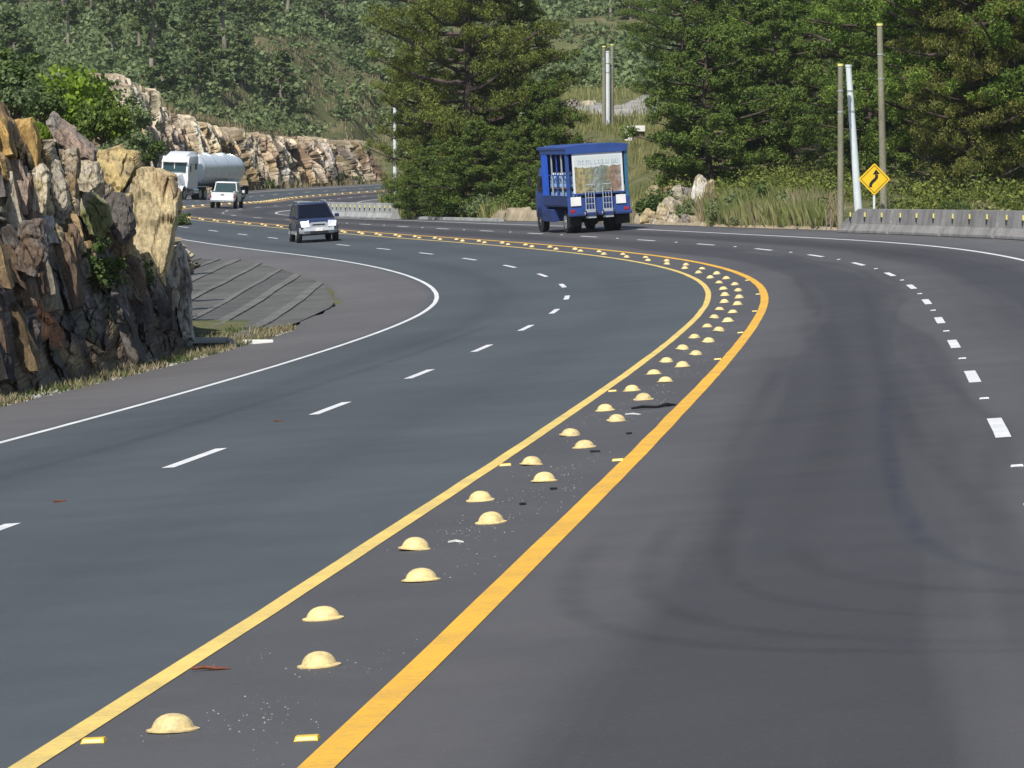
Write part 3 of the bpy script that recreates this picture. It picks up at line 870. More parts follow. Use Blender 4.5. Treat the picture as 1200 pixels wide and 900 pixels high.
slab_rock('boulder', [(150, 205), (163, 196), (182, 197), (200, 206), (205, 225), (205, 260), (198, 300), (190, 336), (160, 330), (150, 290), (146, 240)], 72.8, 1.5, CREAM * 1.05, 'large cream and tan boulder at the right end of the outcrop, tanker behind it', 0.4, 4, 0.07, TAN * 1.2, 1)
slab_rock('boulder', [(100, 186), (112, 176), (140, 172), (158, 180), (160, 196), (150, 214), (140, 232), (118, 226), (104, 208)], 73.0, 1.3, CREAM * np.array([1, .93, .72]), 'yellowish boulder resting on top of the outcrop behind the large cream one', 0.4, 4, 0.07, CREAM * 0.7, 2)
slab_rock('boulder', [(206, 282), (214, 288), (218, 320), (222, 366), (225, 400), (214, 402), (206, 372), (204, 330)], 75.0, 0.8, WHITE * 0.85, 'tall narrow whitish slab standing at the outcrop corner above the drain', 0.3, 4, 0.05, GREY * 1.6, 3)
slab_rock('boulder', [(190, 300), (204, 288), (208, 310), (204, 352), (196, 372), (188, 350)], 74.6, 0.9, PALE * 0.9, 'pale wedge of rock between the cream boulder and the whitish slab', 0.3, 4, 0.06, TAN, 4)
slab_rock('boulder', [(92, 226), (104, 222), (122, 238), (128, 262), (118, 280), (104, 276), (94, 252)], 68.2, 1.0, PALE * 0.85, 'white and greenish boulder halfway up the outcrop, left of the grey one', 0.3, 4, 0.06, MOSS * 2, 5)
slab_rock('boulder', [(118, 226), (140, 226), (152, 240), (154, 272), (140, 286), (124, 262)], 69.2, 1.0, GREY * 0.8, 'dark grey boulder wedged between two pale ones on the outcrop', 0.3, 4, 0.06, DARK * 1.5, 6)
slab_rock('boulder', [(39, 196), (46, 190), (55, 206), (54, 236), (50, 252), (43, 232)], 62.0, 0.6, PALE, 'narrow white upright slab high on the outcrop, left of its twin', 0.35, 4, 0.04, CREAM, 7)
slab_rock('boulder', [(59, 186), (66, 188), (76, 215), (80, 246), (70, 258), (62, 236)], 63.0, 0.6, PALE * 0.8, 'grey white leaning slab high on the outcrop, right of its twin', 0.35, 4, 0.04, GREY * 1.3, 8)
slab_rock('boulder', [(52, 140), (60, 132), (84, 162), (112, 176), (112, 190), (86, 184), (62, 164)], 66.4, 1.2, GREY * 1.5, 'grey pink boulder along the crest of the outcrop', 0.2, 4, 0.06, PINK, 9)
slab_rock('boulder', [(74, 176), (88, 172), (90, 200), (88, 232), (78, 222)], 65.2, 0.8, TAN * 0.9, 'tan slab under the crest of the outcrop beside the leaning slab', 0.3, 4, 0.05, PALE * 0.8, 10)

slab_rock('boulder', [(118, 232), (150, 226), (156, 262), (152, 300), (128, 306), (112, 284)], 70.6, 1.2, CREAM * np.array([1, .96, .86]), 'broad cream face below the yellowish boulder', 0.3, 4, 0.06, TAN * .9, 11)
slab_rock('boulder', [(86, 188), (112, 190), (118, 214), (104, 228), (88, 222)], 69.2, 1.0, PALE * 0.9, 'pale rounded block at the crest between the grey and the yellowish boulders', 0.3, 4, 0.06, CREAM * .8, 12)
slab_rock('boulder', [(20, 262), (44, 258), (52, 300), (40, 326), (16, 318)], 60.6, 0.9, GREY * 1.1, 'dull grey block above the orange seam', 0.3, 4, 0.07, BROWN, 14)
# far cutting: along the outside of the second bend
def far_cut():
    st = np.linspace(232, 458, 57)
    e = edge_left(st)
    base = at(st, e - 1.3, -0.15)
    hgt = np.interp(st, [232, 262, 285, 300, 322, 345, 372, 400, 458], [2.4, 2.6, 3.6, 7.6, 10.6, 9.0, 6.8, 5.5, 4.9])
    top = at(st, e - 3.3, 0)
    top[:, 2] = base[:, 2] + hgt + 0.5 * (fbm(np.stack([st / 9, st * 0, st * 0], -1), 3, 6) - 0.5) * 2
    th = np.interp(st, PS, PT)
    outd = np.stack([np.cos(th) * 0.6 + 0.35, np.sin(th) * 0.4 - 0.8, th * 0 + 0.15], -1)
    def colour(t, h, P, cells, crease_shade, rg):
        pal = np.stack([PINK, TAN * 0.85, PALE, BROWN * 1.3, PINK * 0.75, GREY * 1.2, CREAM * 0.9, WHITE * 0.9, BROWN])
        pr = [.12, .15, .21, .09, .08, .10, .13, .08, .04]
        A = pal[rg.choice(len(pal), cells[0].max() + 1, p=pr)][cells[0]]; Bc = pal[rg.choice(len(pal), cells[1].max() + 1, p=pr)][cells[1]]
        C = A * 0.5 + Bc * 0.5
        n = fbm(P * np.array([0.25, 0.25, 0.12]), 4, 41)
        dk = np.clip((fbm(P * np.array([0.7, 0.7, 0.18]), 4, 42) - 0.54) * 8, 0, 1)
        C = C * (1 - 0.65 * dk[:, None]) + BROWN * 0.5 * 0.65 * dk[:, None]
        mo = np.clip((n - 0.60) * 9, 0, 1) * 0.7
        C = C * (1 - mo[:, None]) + MOSS * mo[:, None]
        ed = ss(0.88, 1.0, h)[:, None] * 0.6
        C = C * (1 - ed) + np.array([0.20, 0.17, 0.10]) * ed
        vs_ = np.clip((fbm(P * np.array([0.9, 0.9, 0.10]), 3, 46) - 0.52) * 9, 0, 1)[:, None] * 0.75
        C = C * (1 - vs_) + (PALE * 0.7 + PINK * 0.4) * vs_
        return C * (0.40 + 0.60 * crease_shade[:, None]) * 1.75 * np.array([1.02, 1.0, 0.98])  # shade between the facets painted into the colour
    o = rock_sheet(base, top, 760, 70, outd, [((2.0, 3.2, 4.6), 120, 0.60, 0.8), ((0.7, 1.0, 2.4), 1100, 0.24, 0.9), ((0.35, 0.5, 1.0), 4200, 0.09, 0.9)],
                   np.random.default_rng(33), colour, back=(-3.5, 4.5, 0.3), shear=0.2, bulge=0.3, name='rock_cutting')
    tag(o, 'pinkish cream rock cutting along the far bend behind the tanker', 'rock')
far_cut()

# ------------------------------------------------------------------ yellow domes on the median
def make_dome():
    b = MB(); n = 22
    prof = [(0.112, 0.0), (0.112, 0.008), (0.100, 0.011), (0.090, 0.016), (0.086, 0.026), (0.079, 0.044), (0.066, 0.062), (0.048, 0.076), (0.026, 0.084), (0.005, 0.087)]
    rings = [[(r * math.cos(a), r * math.sin(a), z) for a in np.linspace(0, 2 * math.pi, n, endpoint=False)] for r, z in prof]
    b.loft(rings)
    return b
sRt = [2.1, 6.3, 10.4, 14.4, 18.3, 22.5, 26.7, 30.9, 35.1, 39.4, 43.3, 48.0, 52.5, 57.1, 61.6, 66.1, 70.6, 75.3, 80.0, 84.8, 89.2, 93.8]
sLt = [0.2, 4.2, 8.5, 12.6, 16.6, 20.5, 24.6, 29.0, 33.3, 37.6, 41.4, 45.7, 50.3, 54.8, 59.4, 63.8, 68.4, 73.0, 77.4, 81.9, 86.6, 91.2]
while sRt[-1] < 420: sRt.append(sRt[-1] + 4.45)
while sLt[-1] < 420: sLt.append(sLt[-1] + 4.45)
dome_me = None
ordw = ['nearest'] + [w + ' nearest' for w in 'second third fourth fifth sixth seventh eighth ninth tenth eleventh twelfth thirteenth fourteenth fifteenth sixteenth seventeenth eighteenth nineteenth twentieth twenty-first twenty-second twenty-third twenty-fourth twenty-fifth'.split()]
first = make_dome().build('road_dome', M['dome'], smooth=True)
dome_me = first.data; bpy.data.objects.remove(first)
rd = np.random.default_rng(5)
for side, lst in (('right', sRt), ('left', sLt)):
    vis = 0
    for i, s in enumerate(lst):
        off = float(np.interp(s, [6, 11], [0.115, 0.075])) if side == 'right' else float(np.interp(s, [4, 8.5, 12.6], [-0.185, -0.215, -0.235]))
        if 13 < s < 27: off -= 0.02
        p = at(s, off + rd.normal(0, 0.01), 0.001)
        if p[1] < 13.2: continue
        o = add('road_dome', dome_me, None, None, p, (-np.interp(s, PS, PB) * 0, np.interp(s, PS, PB) * -1, rd.uniform(0, 6)))
        k = rd.uniform(0.94, 1.05); o.scale = (k, k * rd.uniform(.97, 1.03), k * rd.uniform(0.76, 0.92)); o.rotation_euler[0] = rd.normal(0, 0.03)
        if s < 31 and vis < 8: lab = ordw[vis] + ' chipped yellow dome in the ' + side + ' row of the median'
        elif s < 96: lab = ordw[vis] + ' dome in the ' + side + ' row, where the median bends'
        else: lab = 'small yellow dome far along the receding median'
        tag(o, lab, 'road stud', 'yellow domes along the median'); vis += 1
# flat reflective studs beside the yellow lines, white ones in the lane gaps
def stud(name, body, lens, w=0.10, d=0.085, h=0.018):
    r = empty(name)
    b = MB(); b.loft([[(-w/2, -d/2, 0), (w/2, -d/2, 0), (w/2, d/2, 0), (-w/2, d/2, 0)], [(-w/2*.9, -d/2*.55, h), (w/2*.9, -d/2*.55, h), (w/2*.9, d/2*.55, h), (-w/2*.9, d/2*.55, h)]])
    b.build('body', body, r)
    for sgn in (-1, 1):
        q = MB(); q._add([(-w*.40, sgn*(d/2*.97+.0015), .003), (w*.40, sgn*(d/2*.97+.0015), .003), (w*.38, sgn*(d/2*.62+.0015), h*.86), (-w*.38, sgn*(d/2*.62+.0015), h*.86)], [(0, 1, 2, 3)])
        q.build('lens', lens, r)
    return r
proto = stud('reflective_stud', M['stud'], M['stud_lens'])
yst = [(3.95, -0.47, 'flat yellow stud by the left yellow line, nearest the camera'), (3.7, 0.47, 'flat yellow stud by the right yellow line, nearest the camera'),
       (20.3, 0.50, 'flat yellow stud by the right yellow line beyond the sixth domes'), (20.6, -0.48, 'flat yellow stud touching the left dome by the left yellow line'),
       (33.5, -0.47, 'flat yellow stud by the left yellow line before the bend')]
for k, s in enumerate((41, 51, 61.5, 72, 82.5)): yst.append((s, 0.48, ['first', 'second', 'third', 'fourth', 'fifth'][k] + ' flat yellow stud along the right yellow line into the bend'))
usedp = False
for s, o_, lab in yst:
    r = proto if not usedp else copy_tree(proto); usedp = True
    r.location = at(s, o_, 0.001); r.rotation_euler = (0, -float(np.interp(s, PS, PB)), heading(s))
    tag(r, lab, 'road stud', 'flat yellow studs on the median')
protow = stud('white_stud', M['stud_white'], M['stud_white'], 0.095, 0.07, 0.014); usedp = False
for chain, o_, nm in ((dR, MED + WR, 'right'), (dL, -MED - WL, 'left')):
    for a, b_ in zip(chain[:-1], chain[1:]):
        s = (a + b_) / 2
        if s < 12 or s > 190 or (nm == 'left' and s > 60): continue
        if nm == 'left': continue
        r = protow if not usedp else copy_tree(protow); usedp = True
        nst = globals().get('nst', -1) + 1
        r.location = at(s, o_, 0.001); r.rotation_euler = (0, -float(np.interp(s, PS, PB)), heading(s))
        tag(r, (ordw[nst] if nst < 12 else 'far away') + ' small white stud between dashes of the right lane line', 'road stud', 'white studs between the right lane dashes')

# ------------------------------------------------------------------ concrete barriers
def barrier_piece(length, h=0.82, taper0=1.0):
    r = empty('concrete_barrier')
    prof = [(-0.30, 0), (-0.30, 0.08), (-0.17, 0.30), (-0.10, 0.80), (0.10, 0.80), (0.17, 0.30), (0.30, 0.08), (0.30, 0)]
    prof = [(x, z * h / 0.8) for x, z in prof]
    b = MB()
    L2 = length / 2 - 0.012
    b.loft([[(x, -L2, z) for x, z in prof], [(x, -L2 * 0.33, z) for x, z in prof], [(x, L2 * 0.33, z) for x, z in prof], [(x, L2, z * taper0 if z > 0.1 else z) for x, z in prof]])
    b.build('wall', M['concrete'], r, bevel=0.012)
    return r
def add_reflectors(r, ys, h=0.62, big=1.0, side=-1):
    for y in ys:
        q = MB(); q.box((side * 0.16, y, h), (0.035, 0.11 * big, 0.15 * big)); o = q.build('reflector', M['reflector'], r, bevel=0.008)
        q = MB(); q.box((side * 0.175, y, h - 0.14), (0.03, 0.07, 0.15)); q.build('bracket', M['bracket'], r)
BL = 6.45
bproto = barrier_piece(BL); add_reflectors(bproto, (-2.15, 0.0, 2.15))
s = 119.0; i = 0
names = ['first', 'second', 'third', 'fourth', 'fifth', 'sixth', 'seventh', 'eighth', 'ninth', 'tenth', 'eleventh', 'twelfth']
while s > 60:
    if i == 0:
        r = barrier_piece(BL, taper0=0.42); add_reflectors(r, (-2.15, 0.0, 1.9))
    else:
        r = bproto if i == 1 else copy_tree(bproto)
    off = float(np.interp(s, [60, 95, 104, 119], [10.6, 9.75, 9.45, 9.25]))
    off2 = float(np.interp(s - BL, [60, 95, 104, 119], [10.6, 9.75, 9.45, 9.25])); q0 = at(s, off, -0.01); q1 = at(s - BL, off2, -0.01); p = (q0 + q1) / 2
    r.location = p; r.rotation_euler = (math.atan2(q0[2] - q1[2], BL), 0, math.atan2(-(q0[0] - q1[0]), q0[1] - q1[1]))
    tag(r, ('tapered end section of the concrete barrier beside the tall poles' if i == 0 else
            names[min(i, 11)] + ' grey barrier section right of the tapered end, with three yellow reflectors'), 'barrier', 'concrete barrier sections along the right edge')
    s -= BL; i += 1
s = 194.6; i = 0
fproto = barrier_piece(3.6, 0.86); add_reflectors(fproto, (-1.2, 0.0, 1.2), 0.66, 1.0)
while s < 222:
    r = fproto if i == 0 else copy_tree(fproto)
    off = 8.0; q0 = at(s + 3.6, off); q1 = at(s, off)
    r.location = (q0 + q1) / 2; d = q0 - q1
    r.rotation_euler = (0, 0, math.atan2(-d[0], d[1]))
    for ch in r.children:
        if ch.name.startswith('wall') and len(ch.data.materials): ch.data.materials[0] = M['concrete_pale']
    tag(r, names[min(i, 11)] + ' pale barrier section from the grass end of the far bend' if i else 'pale end section of the far barrier where the grass begins', 'barrier', 'pale barrier sections inside the far bend')
    s += 3.62; i += 1
# low kerb that continues the far barrier towards the grass
def kerb():
    st = np.linspace(173, 194.0, 22)
    a = at(st, edge_right(st) - 0.75, 0.0)
    th = np.interp(st, PS, PT); nx = np.stack([np.cos(th), np.sin(th), th * 0], -1)
    prof = [(-0.12, -0.05), (-0.10, 0.13), (0.10, 0.14), (0.14, -0.05)]
    rings = [[tuple(a[i] + nx[i] * x + np.array([0, 0, z])) for x, z in prof] for i in range(len(st))]
    MB().loft(rings).build('kerb', M['concrete_pale'], kind='structure')
kerb()

# ------------------------------------------------------------------ vegetation
def clump_cards(cs, rr, per, size, aspect, rg, up=0.4, flat=0.7, shell=0.55):
    """cards spread through ellipsoid clumps; cs (n,3) centres, rr (n,) radii"""
    n = len(cs)
    d = rg.normal(size=(n, per, 3)); d /= np.linalg.norm(d, axis=2, keepdims=True)
    r = shell + (1 - shell) * rg.random((n, per, 1)); r = np.where(rg.random((n, per, 1)) < 0.25, r * rg.random((n, per, 1)), r)
    p = cs[:, None] + d * r * rr[:, None, None] * np.array([1, 1, flat])
    return cards(p.reshape(-1, 3), size, aspect, up, rg, d.reshape(-1, 3), 1.1)

def limb_pts(a, b, sag, rg, n=4):
    a, b = np.array(a, float), np.array(b, float)
    out = []
    for i in range(n + 1):
        t = i / n
        out.append(a * (1 - t) + b * t + np.array([0, 0, -sag * 4 * t * (1 - t) * np.linalg.norm(b - a)]) + rg.normal(0, 0.04, 3) * (0 < i < n))
    return out

def pine_meshes(seed, H, W, base_frac, n_limb, per=70, card=0.30, aspect=0.42, lean=0.0, skew=(0, 0), cl=0.75):
    """trunk + limbs mesh and crown mesh of an open, irregular pine"""
    rg = np.random.default_rng(seed)
    tp = [np.array([lean * z / H * 2 + 0.18 * math.sin(z * 0.7 + seed), 0.12 * math.cos(z * 0.6 + seed), z]) for z in np.linspace(-0.4, H * 0.97, 9)]
    r0 = H * 0.017 + 0.05
    mb = MB(); mb.tube(tp, [r0 * (1 - 0.86 * i / 8) + 0.02 for i in range(9)], 9)
    cs, rs = [], []
    zs = np.linspace(base_frac * H, H * 0.97, n_limb)
    for i, z in enumerate(zs):
        f = (z / H - base_frac) / (1 - base_frac)
        ang = i * 2.4 + rg.uniform(-.5, .5)
        env = W / 2 * (0.70 + 0.45 * math.sin(min(1, f * 1.15 + 0.12) * math.pi)) * (1 - 0.55 * max(0, f - 0.6) / 0.4)
        L = env * rg.uniform(0.62, 1.12)
        L *= 1 + 0.4 * (math.cos(ang) * skew[0] + math.sin(ang) * skew[1])
        a = np.array([np.interp(z, [p[2] for p in tp], [p[k] for p in tp]) for k in range(3)])
        b = a + np.array([math.cos(ang) * L, math.sin(ang) * L, L * rg.uniform(0.0, 0.32)])
        pts = limb_pts(a, b, 0.05, rg)
        mb.tube(pts, [r0 * 0.34 * (1 - 0.75 * k / 4) * (0.5 + 0.5 * L / W * 2) + 0.008 for k in range(5)], 5)
        m = max(4, int(L * 3.0))
        for k in range(m):
            t = rg.uniform(0.28, 1.04); side = rg.normal(0, 0.26 * L ** 0.6)
            c = a + (b - a) * t + np.array([-math.sin(ang) * side, math.cos(ang) * side, rg.uniform(-0.12, 0.42)])
            cs.append(c); rs.append(rg.uniform(0.30, 0.62) * cl * (0.75 + 0.4 * (1 - f)))
    for k in range(8):
        cs.append(tp[-1] + rg.normal(0, 0.30, 3)); rs.append(0.38 * cl)
    cs, rs = np.array(cs), np.array(rs)
    v, f = clump_cards(cs, rs, per, card, aspect, rg, up=0.5)
    return mb, (v, f)

_cache = {}
def tree_proto(key, barkmat, leafmat, **kw):
    mb, (v, f) = pine_meshes(**kw)
    t = mb.build('trunk', M[barkmat], smooth=True)
    tm = t.data; bpy.data.objects.remove(t)
    cm = np_mesh('crown', v, f); cm.materials.append(M[leafmat])
    _cache[key] = (tm, cm)
def put_tree(key, name, x, y, rz, sc, label, cat='pine tree', group=None, zoff=-0.1, crown=None):
    tm, cm = _cache[key]
    r = empty(name, (x, y, float(ground_z(x, y)[0]) + zoff), (0, 0, rz))
    r.scale = (sc, sc, sc) if not hasattr(sc, '__len__') else sc
    add('trunk', tm, None, r); c = add('crown', cm, None, r)
    if crown:
        c.material_slots[0].link = 'OBJECT'; c.material_slots[0].material = M[crown]
    tag(r, label, cat, group)
    return r
tree_proto('A', 'bark', 'pine', seed=3, H=21.0, W=11.6, base_frac=0.06, n_limb=96, per=118, card=0.19, aspect=0.28, cl=1.12)
tree_proto('B', 'bark', 'pine', seed=8, H=16.5, W=9.4, base_frac=0.04, n_limb=76, per=115, card=0.19, aspect=0.28, cl=1.05)
tree_proto('C', 'bark', 'pine_deep', seed=14, H=8.0, W=7.6, base_frac=0.03, n_limb=56, per=130, card=0.16, aspect=0.38, cl=0.85)
tree_proto('D', 'bark', 'pine_bright', seed=22, H=16.5, W=10.0, base_frac=0.13, n_limb=66, per=120, card=0.19, aspect=0.26, cl=0.9)
tree_proto('H', 'bark_pale', 'hill_pine', seed=31, H=11.0, W=4.6, base_frac=0.35, n_limb=22, per=34, card=0.42, aspect=0.55, cl=0.95)
tree_proto('I', 'bark_pale', 'hill_pine', seed=37, H=7.0, W=4.4, base_frac=0.12, n_limb=20, per=34, card=0.40, aspect=0.55, cl=0.95)

def XY(u, D): return (u - 600) / 4466.5 * D, D
def P3(key, name, u, D, rz, sc, label, **k):
    x, y = XY(u, D); return put_tree(key, name, x, y, rz, sc, label, **k)
# the tall pine and its neighbours on the island inside the second bend
P3('A', 'pine_tree', 548, 208, 0.4, (0.78, 0.78, 1.0), 'tallest pine left of the blue truck, its bare trunk showing near the top')
P3('B', 'pine_tree', 604, 212, 2.2, 0.80, 'dense dark pine standing just behind the left end of the blue truck')
P3('B', 'pine_tree', 496, 214, 4.1, (0.56, 0.56, 0.74), 'pine at the left edge of the roadside clump, over the far barrier end')
P3('C', 'pine_tree', 560, 199, 1.0, (0.85, 0.85, 0.62), 'low dark tree filling the foot of the tallest pine', cat='tree')
P3('C', 'pine_tree', 634, 205, 3.0, (0.68, 0.68, 0.85), 'low dark tree close beside the blue truck cab', cat='tree')
P3('C', 'pine_tree', 500, 204, 5.0, (0.54, 0.54, 0.50), 'low dark tree at the left foot of the roadside clump', cat='tree')
# the stand of pines on the right
P3('C', 'broad_tree', 828, 186, 0.2, (0.98, 0.98, 1.0), 'round deep green tree above the white rock right of the truck', cat='tree')
P3('C', 'broad_tree', 905, 190, 2.0, (1.05, 1.05, 1.05), 'round deep green tree behind the tall yellow grass', cat='tree')
P3('D', 'pine_tree', 960, 205, 1.3, 0.92, 'pine rising behind the two left poles on the right')
P3('B', 'pine_tree', 880, 215, 5.5, 1.0, 'pine standing behind the two round deep green trees', crown='pine_deep')
P3('D', 'pine_tree', 1085, 163, 3.6, 0.95, 'large pine with a dark trunk rising behind the barrier')
P3('D', 'pine_tree', 1180, 158, 5.0, 0.98, 'bright green pine at the right edge behind the barrier', crown='pine_bright')
P3('B', 'pine_tree', 1138, 157, 0.9, (0.62, 0.62, 0.80), 'browning pine between the large pine and the right edge', crown='pine_brown')
P3('C', 'broad_tree', 1020, 178, 4.2, (0.9, 0.9, 0.85), 'low dark tree behind the yellow bend sign', cat='tree')
P3('C', 'broad_tree', 1130, 172, 1.8, (0.9, 0.9, 0.72), 'low dark tree behind the barrier right of the dark trunk', cat='tree')
P3('C', 'broad_tree', 1205, 168, 2.8, (0.9, 0.9, 0.80), 'low dark tree behind the barrier at the right edge', cat='tree')
P3('D', 'pine_tree', 1010, 228, 2.9, 1.05, 'tall pine far behind the yellow bend sign', crown='pine')
P3('A', 'pine_tree', 1230, 200, 2.9, 1.05, 'tall pine beyond the right edge of the stand', crown='pine_bright')
P3('B', 'pine_tree', 1060, 200, 0.2, 1.08, 'dark pine just behind the large pine with the dark trunk', crown='pine_deep')
P3('A', 'pine_tree', 800, 250, 1.2, (0.62, 0.62, 0.62), 'smaller pine at the left end of the stand on the right', crown='pine_deep')

# shrubs
def shrub_mesh(seed, W, H, n, per, card, aspect=0.7, up=0.4):
    rg = np.random.default_rng(seed)
    a = rg.uniform(0, 2 * math.pi, n); r = np.sqrt(rg.random(n)) * W / 2 * 0.85
    z = H * (0.12 + 0.72 * rg.random(n) * (1 - (r / (W / 2)) ** 2 * 0.75))
    cs = np.stack([r * np.cos(a), r * np.sin(a), z], -1); rs = rg.uniform(0.16, 0.30, n) * (W + H) / 2 * 0.75
    v, f = clump_cards(cs, rs, per, card, aspect, rg, up)
    mb = MB()
    for k in range(7):
        c = cs[k]; mb.tube([(rg.normal(0, .05), rg.normal(0, .05), -0.15), tuple(c * np.array([.45, .45, .5])), tuple(c)], [0.03 * H, 0.02 * H, 0.008 * H], 5)
    t = mb.build('stems', M['bark']); sm = t.data; bpy.data.objects.remove(t)
    return sm, np_mesh('foliage', v, f)
SH = {'a': shrub_mesh(1, 2.4, 2.0, 46, 60, 0.15), 'b': shrub_mesh(2, 1.6, 1.4, 34, 46, 0.12), 'c': shrub_mesh(3, 3.2, 2.2, 60, 52, 0.2)}
def put_shrub(kind, x, y, sc, mat, label, group=None, z=None, rz=0.0, name='shrub'):
    sm, fm = SH[kind]
    if z is None: z = float(ground_z(x, y)[0]) - 0.05
    r = empty(name, (x, y, z), (0, 0, rz)); r.scale = sc if hasattr(sc, '__len__') else (sc, sc, sc)
    add('stems', sm, None, r)
    if len(fm.materials) == 0: fm.materials.append(M['bush_green'])
    c = add('foliage', fm, None, r); c.material_slots[0].link = 'OBJECT'; c.material_slots[0].material = M[mat]
    tag(r, label, 'shrub', group)
    return r
# small bright tree above the outcrop and its darker neighbour
put_shrub('a', *XY(88, 92), (0.95, 0.95, 1.05), 'bush_lime', 'bright lime green bush on top of the near outcrop', z=az_point(88, 92, 165)[2], name='bush')
put_shrub('a', *XY(122, 90), (0.62, 0.62, 0.72), 'pine_deep', 'dark green bush on the outcrop, right of the lime green one', z=az_point(122, 90, 168)[2], rz=2, name='bush')
put_shrub('b', *XY(50, 90), (0.8, 0.8, 0.8), 'bush_green', 'small bush on the outcrop, left of the lime green one', z=az_point(50, 90, 140)[2], rz=1, name='bush')
put_shrub('b', *XY(112, 67.6), (0.85, 0.5, 0.75), 'bush_green', 'leafy bush growing halfway up the near rock face', z=az_point(112, 67.6, 338)[2], rz=2.5, name='bush')
put_shrub('b', *XY(162, 72.2), (0.42, 0.42, 0.5), 'bush_green', 'small bush on the rock face at the foot of the cream boulder', z=az_point(162, 72.2, 335)[2], rz=.5, name='bush')
put_shrub('b', *XY(103, 71.2), (0.25, 0.25, 0.5), 'scrub', 'tiny yellow green bush in a cleft beside the yellowish boulder', z=az_point(103, 71.2, 214)[2], rz=.5, name='bush')
put_shrub('b', *XY(210, 205), (0.9, 0.9, 0.9), 'bush_green', 'small bush at the road edge just right of the cream boulder', rz=.5, name='bush')
for i, (u, D, v, sc, mt) in enumerate([(20, 84, 118, .8, 'scrub'), (70, 96, 150, .9, 'bush_green'), (150, 98, 165, .8, 'scrub'), (135, 84, 176, .5, 'scrub'), (60, 78, 150, .45, 'bush_lime'), (172, 104, 172, .7, 'bush_green'), (100, 110, 120, 1.3, 'bush_green'), (10, 100, 100, 1.3, 'bush_green'), (150, 125, 140, 1.2, 'scrub')]):
    put_shrub('b', *XY(u, D), (sc, sc, sc), mt, ['olive shrub above the orange top of the outcrop', 'green shrub below the lime green bush', 'olive shrub right of the lime green bush', 'small olive shrub above the yellowish boulder', 'little lime shrub at the crest of the outcrop', 'green shrub between the outcrop and the far cutting', 'green shrub rising behind the lime green bush', 'green shrub at the left edge above the outcrop', 'olive shrub behind the cream boulder'][i], 'shrubs above the outcrop', z=az_point(u, D, v + 18)[2], rz=i)
# embankment bushes right of the truck
put_shrub('a', *XY(775, float(verge_D(775)) + 5.5), (0.95, 0.95, 0.80), 'bush_green', 'round green bush on the bank right of the blue truck', name='bush')
put_shrub('a', *XY(806, float(verge_D(806)) + 5.0), (0.55, 0.55, 0.6), 'scrub', 'olive bush on the bank below the white rock', rz=2, name='bush')
put_shrub('b', *XY(850, float(verge_D(850)) + 2.6), (1.0, 1.0, 1.15), 'scrub', 'brownish bush in the tall grass right of the stones', rz=3, name='bush')
put_shrub('b', *XY(1158, 130), (1.1, 1.1, 1.15), 'grass', 'pale green bush showing over the barrier at the right', rz=1, name='bush')
put_shrub('b', *XY(1120, 134), (0.8, 0.8, 0.9), 'bush_green', 'low bush behind the barrier, left of the pale one', rz=4, name='bush')
# shrubs at the foot of the roadside clump
rg = np.random.default_rng(44)
for i, (u, D, k, sc, mt) in enumerate([(462, 196, 'b', 1.1, 'scrub'), (488, 192, 'a', .7, 'bush_green'), (515, 190, 'a', .8, 'scrub'), (540, 187, 'b', 1.2, 'bush_green'), (566, 188, 'a', .75, 'scrub'),
                                       (586, 184, 'b', 1.0, 'bush_green'), (600, 183, 'b', .5, 'scrub'), (555, 182, 'b', .9, 'scrub'), (520, 197, 'c', .7, 'bush_green'), (600, 194, 'c', .7, 'pine_deep')]):
    x, y = XY(u, float(verge_D(u)) + (2.0 if i < 8 else 6.0) + i % 3)
    put_shrub(k, x, y, (sc, sc, sc * 1.05), mt, ['first', 'second', 'third', 'fourth', 'fifth', 'sixth', 'seventh', 'eighth'][i] + ' roadside shrub from the far barrier towards the truck' if i < 8 else
              ('green shrub tucked behind the roadside row, nearer the barrier' if i == 8 else 'dark shrub tucked behind the roadside row, nearer the truck'), 'shrubs at the foot of the pines', rz=rg.uniform(0, 6))
# shrubs in the far cutting
for i, (u, s_, sc) in enumerate([(303, 352, 2.3), (404, 432, 1.3), (330, 385, 1.2), (437, 446, 1.1), (345, 398, 0.9)]):
    p = at(s_, edge_left(s_) - 1.2); put_shrub('b', p[0], p[1], (sc, sc, sc * 1.25), 'bush_green', ['tall green shrub against the far cutting right of the tanker', 'green shrub at the foot of the far cutting left of the pines', 'low shrub at the foot of the far cutting', 'shrub where the far cutting meets the pines', 'small shrub below the pale board on the far cutting'][i], 'shrubs against the far cutting')

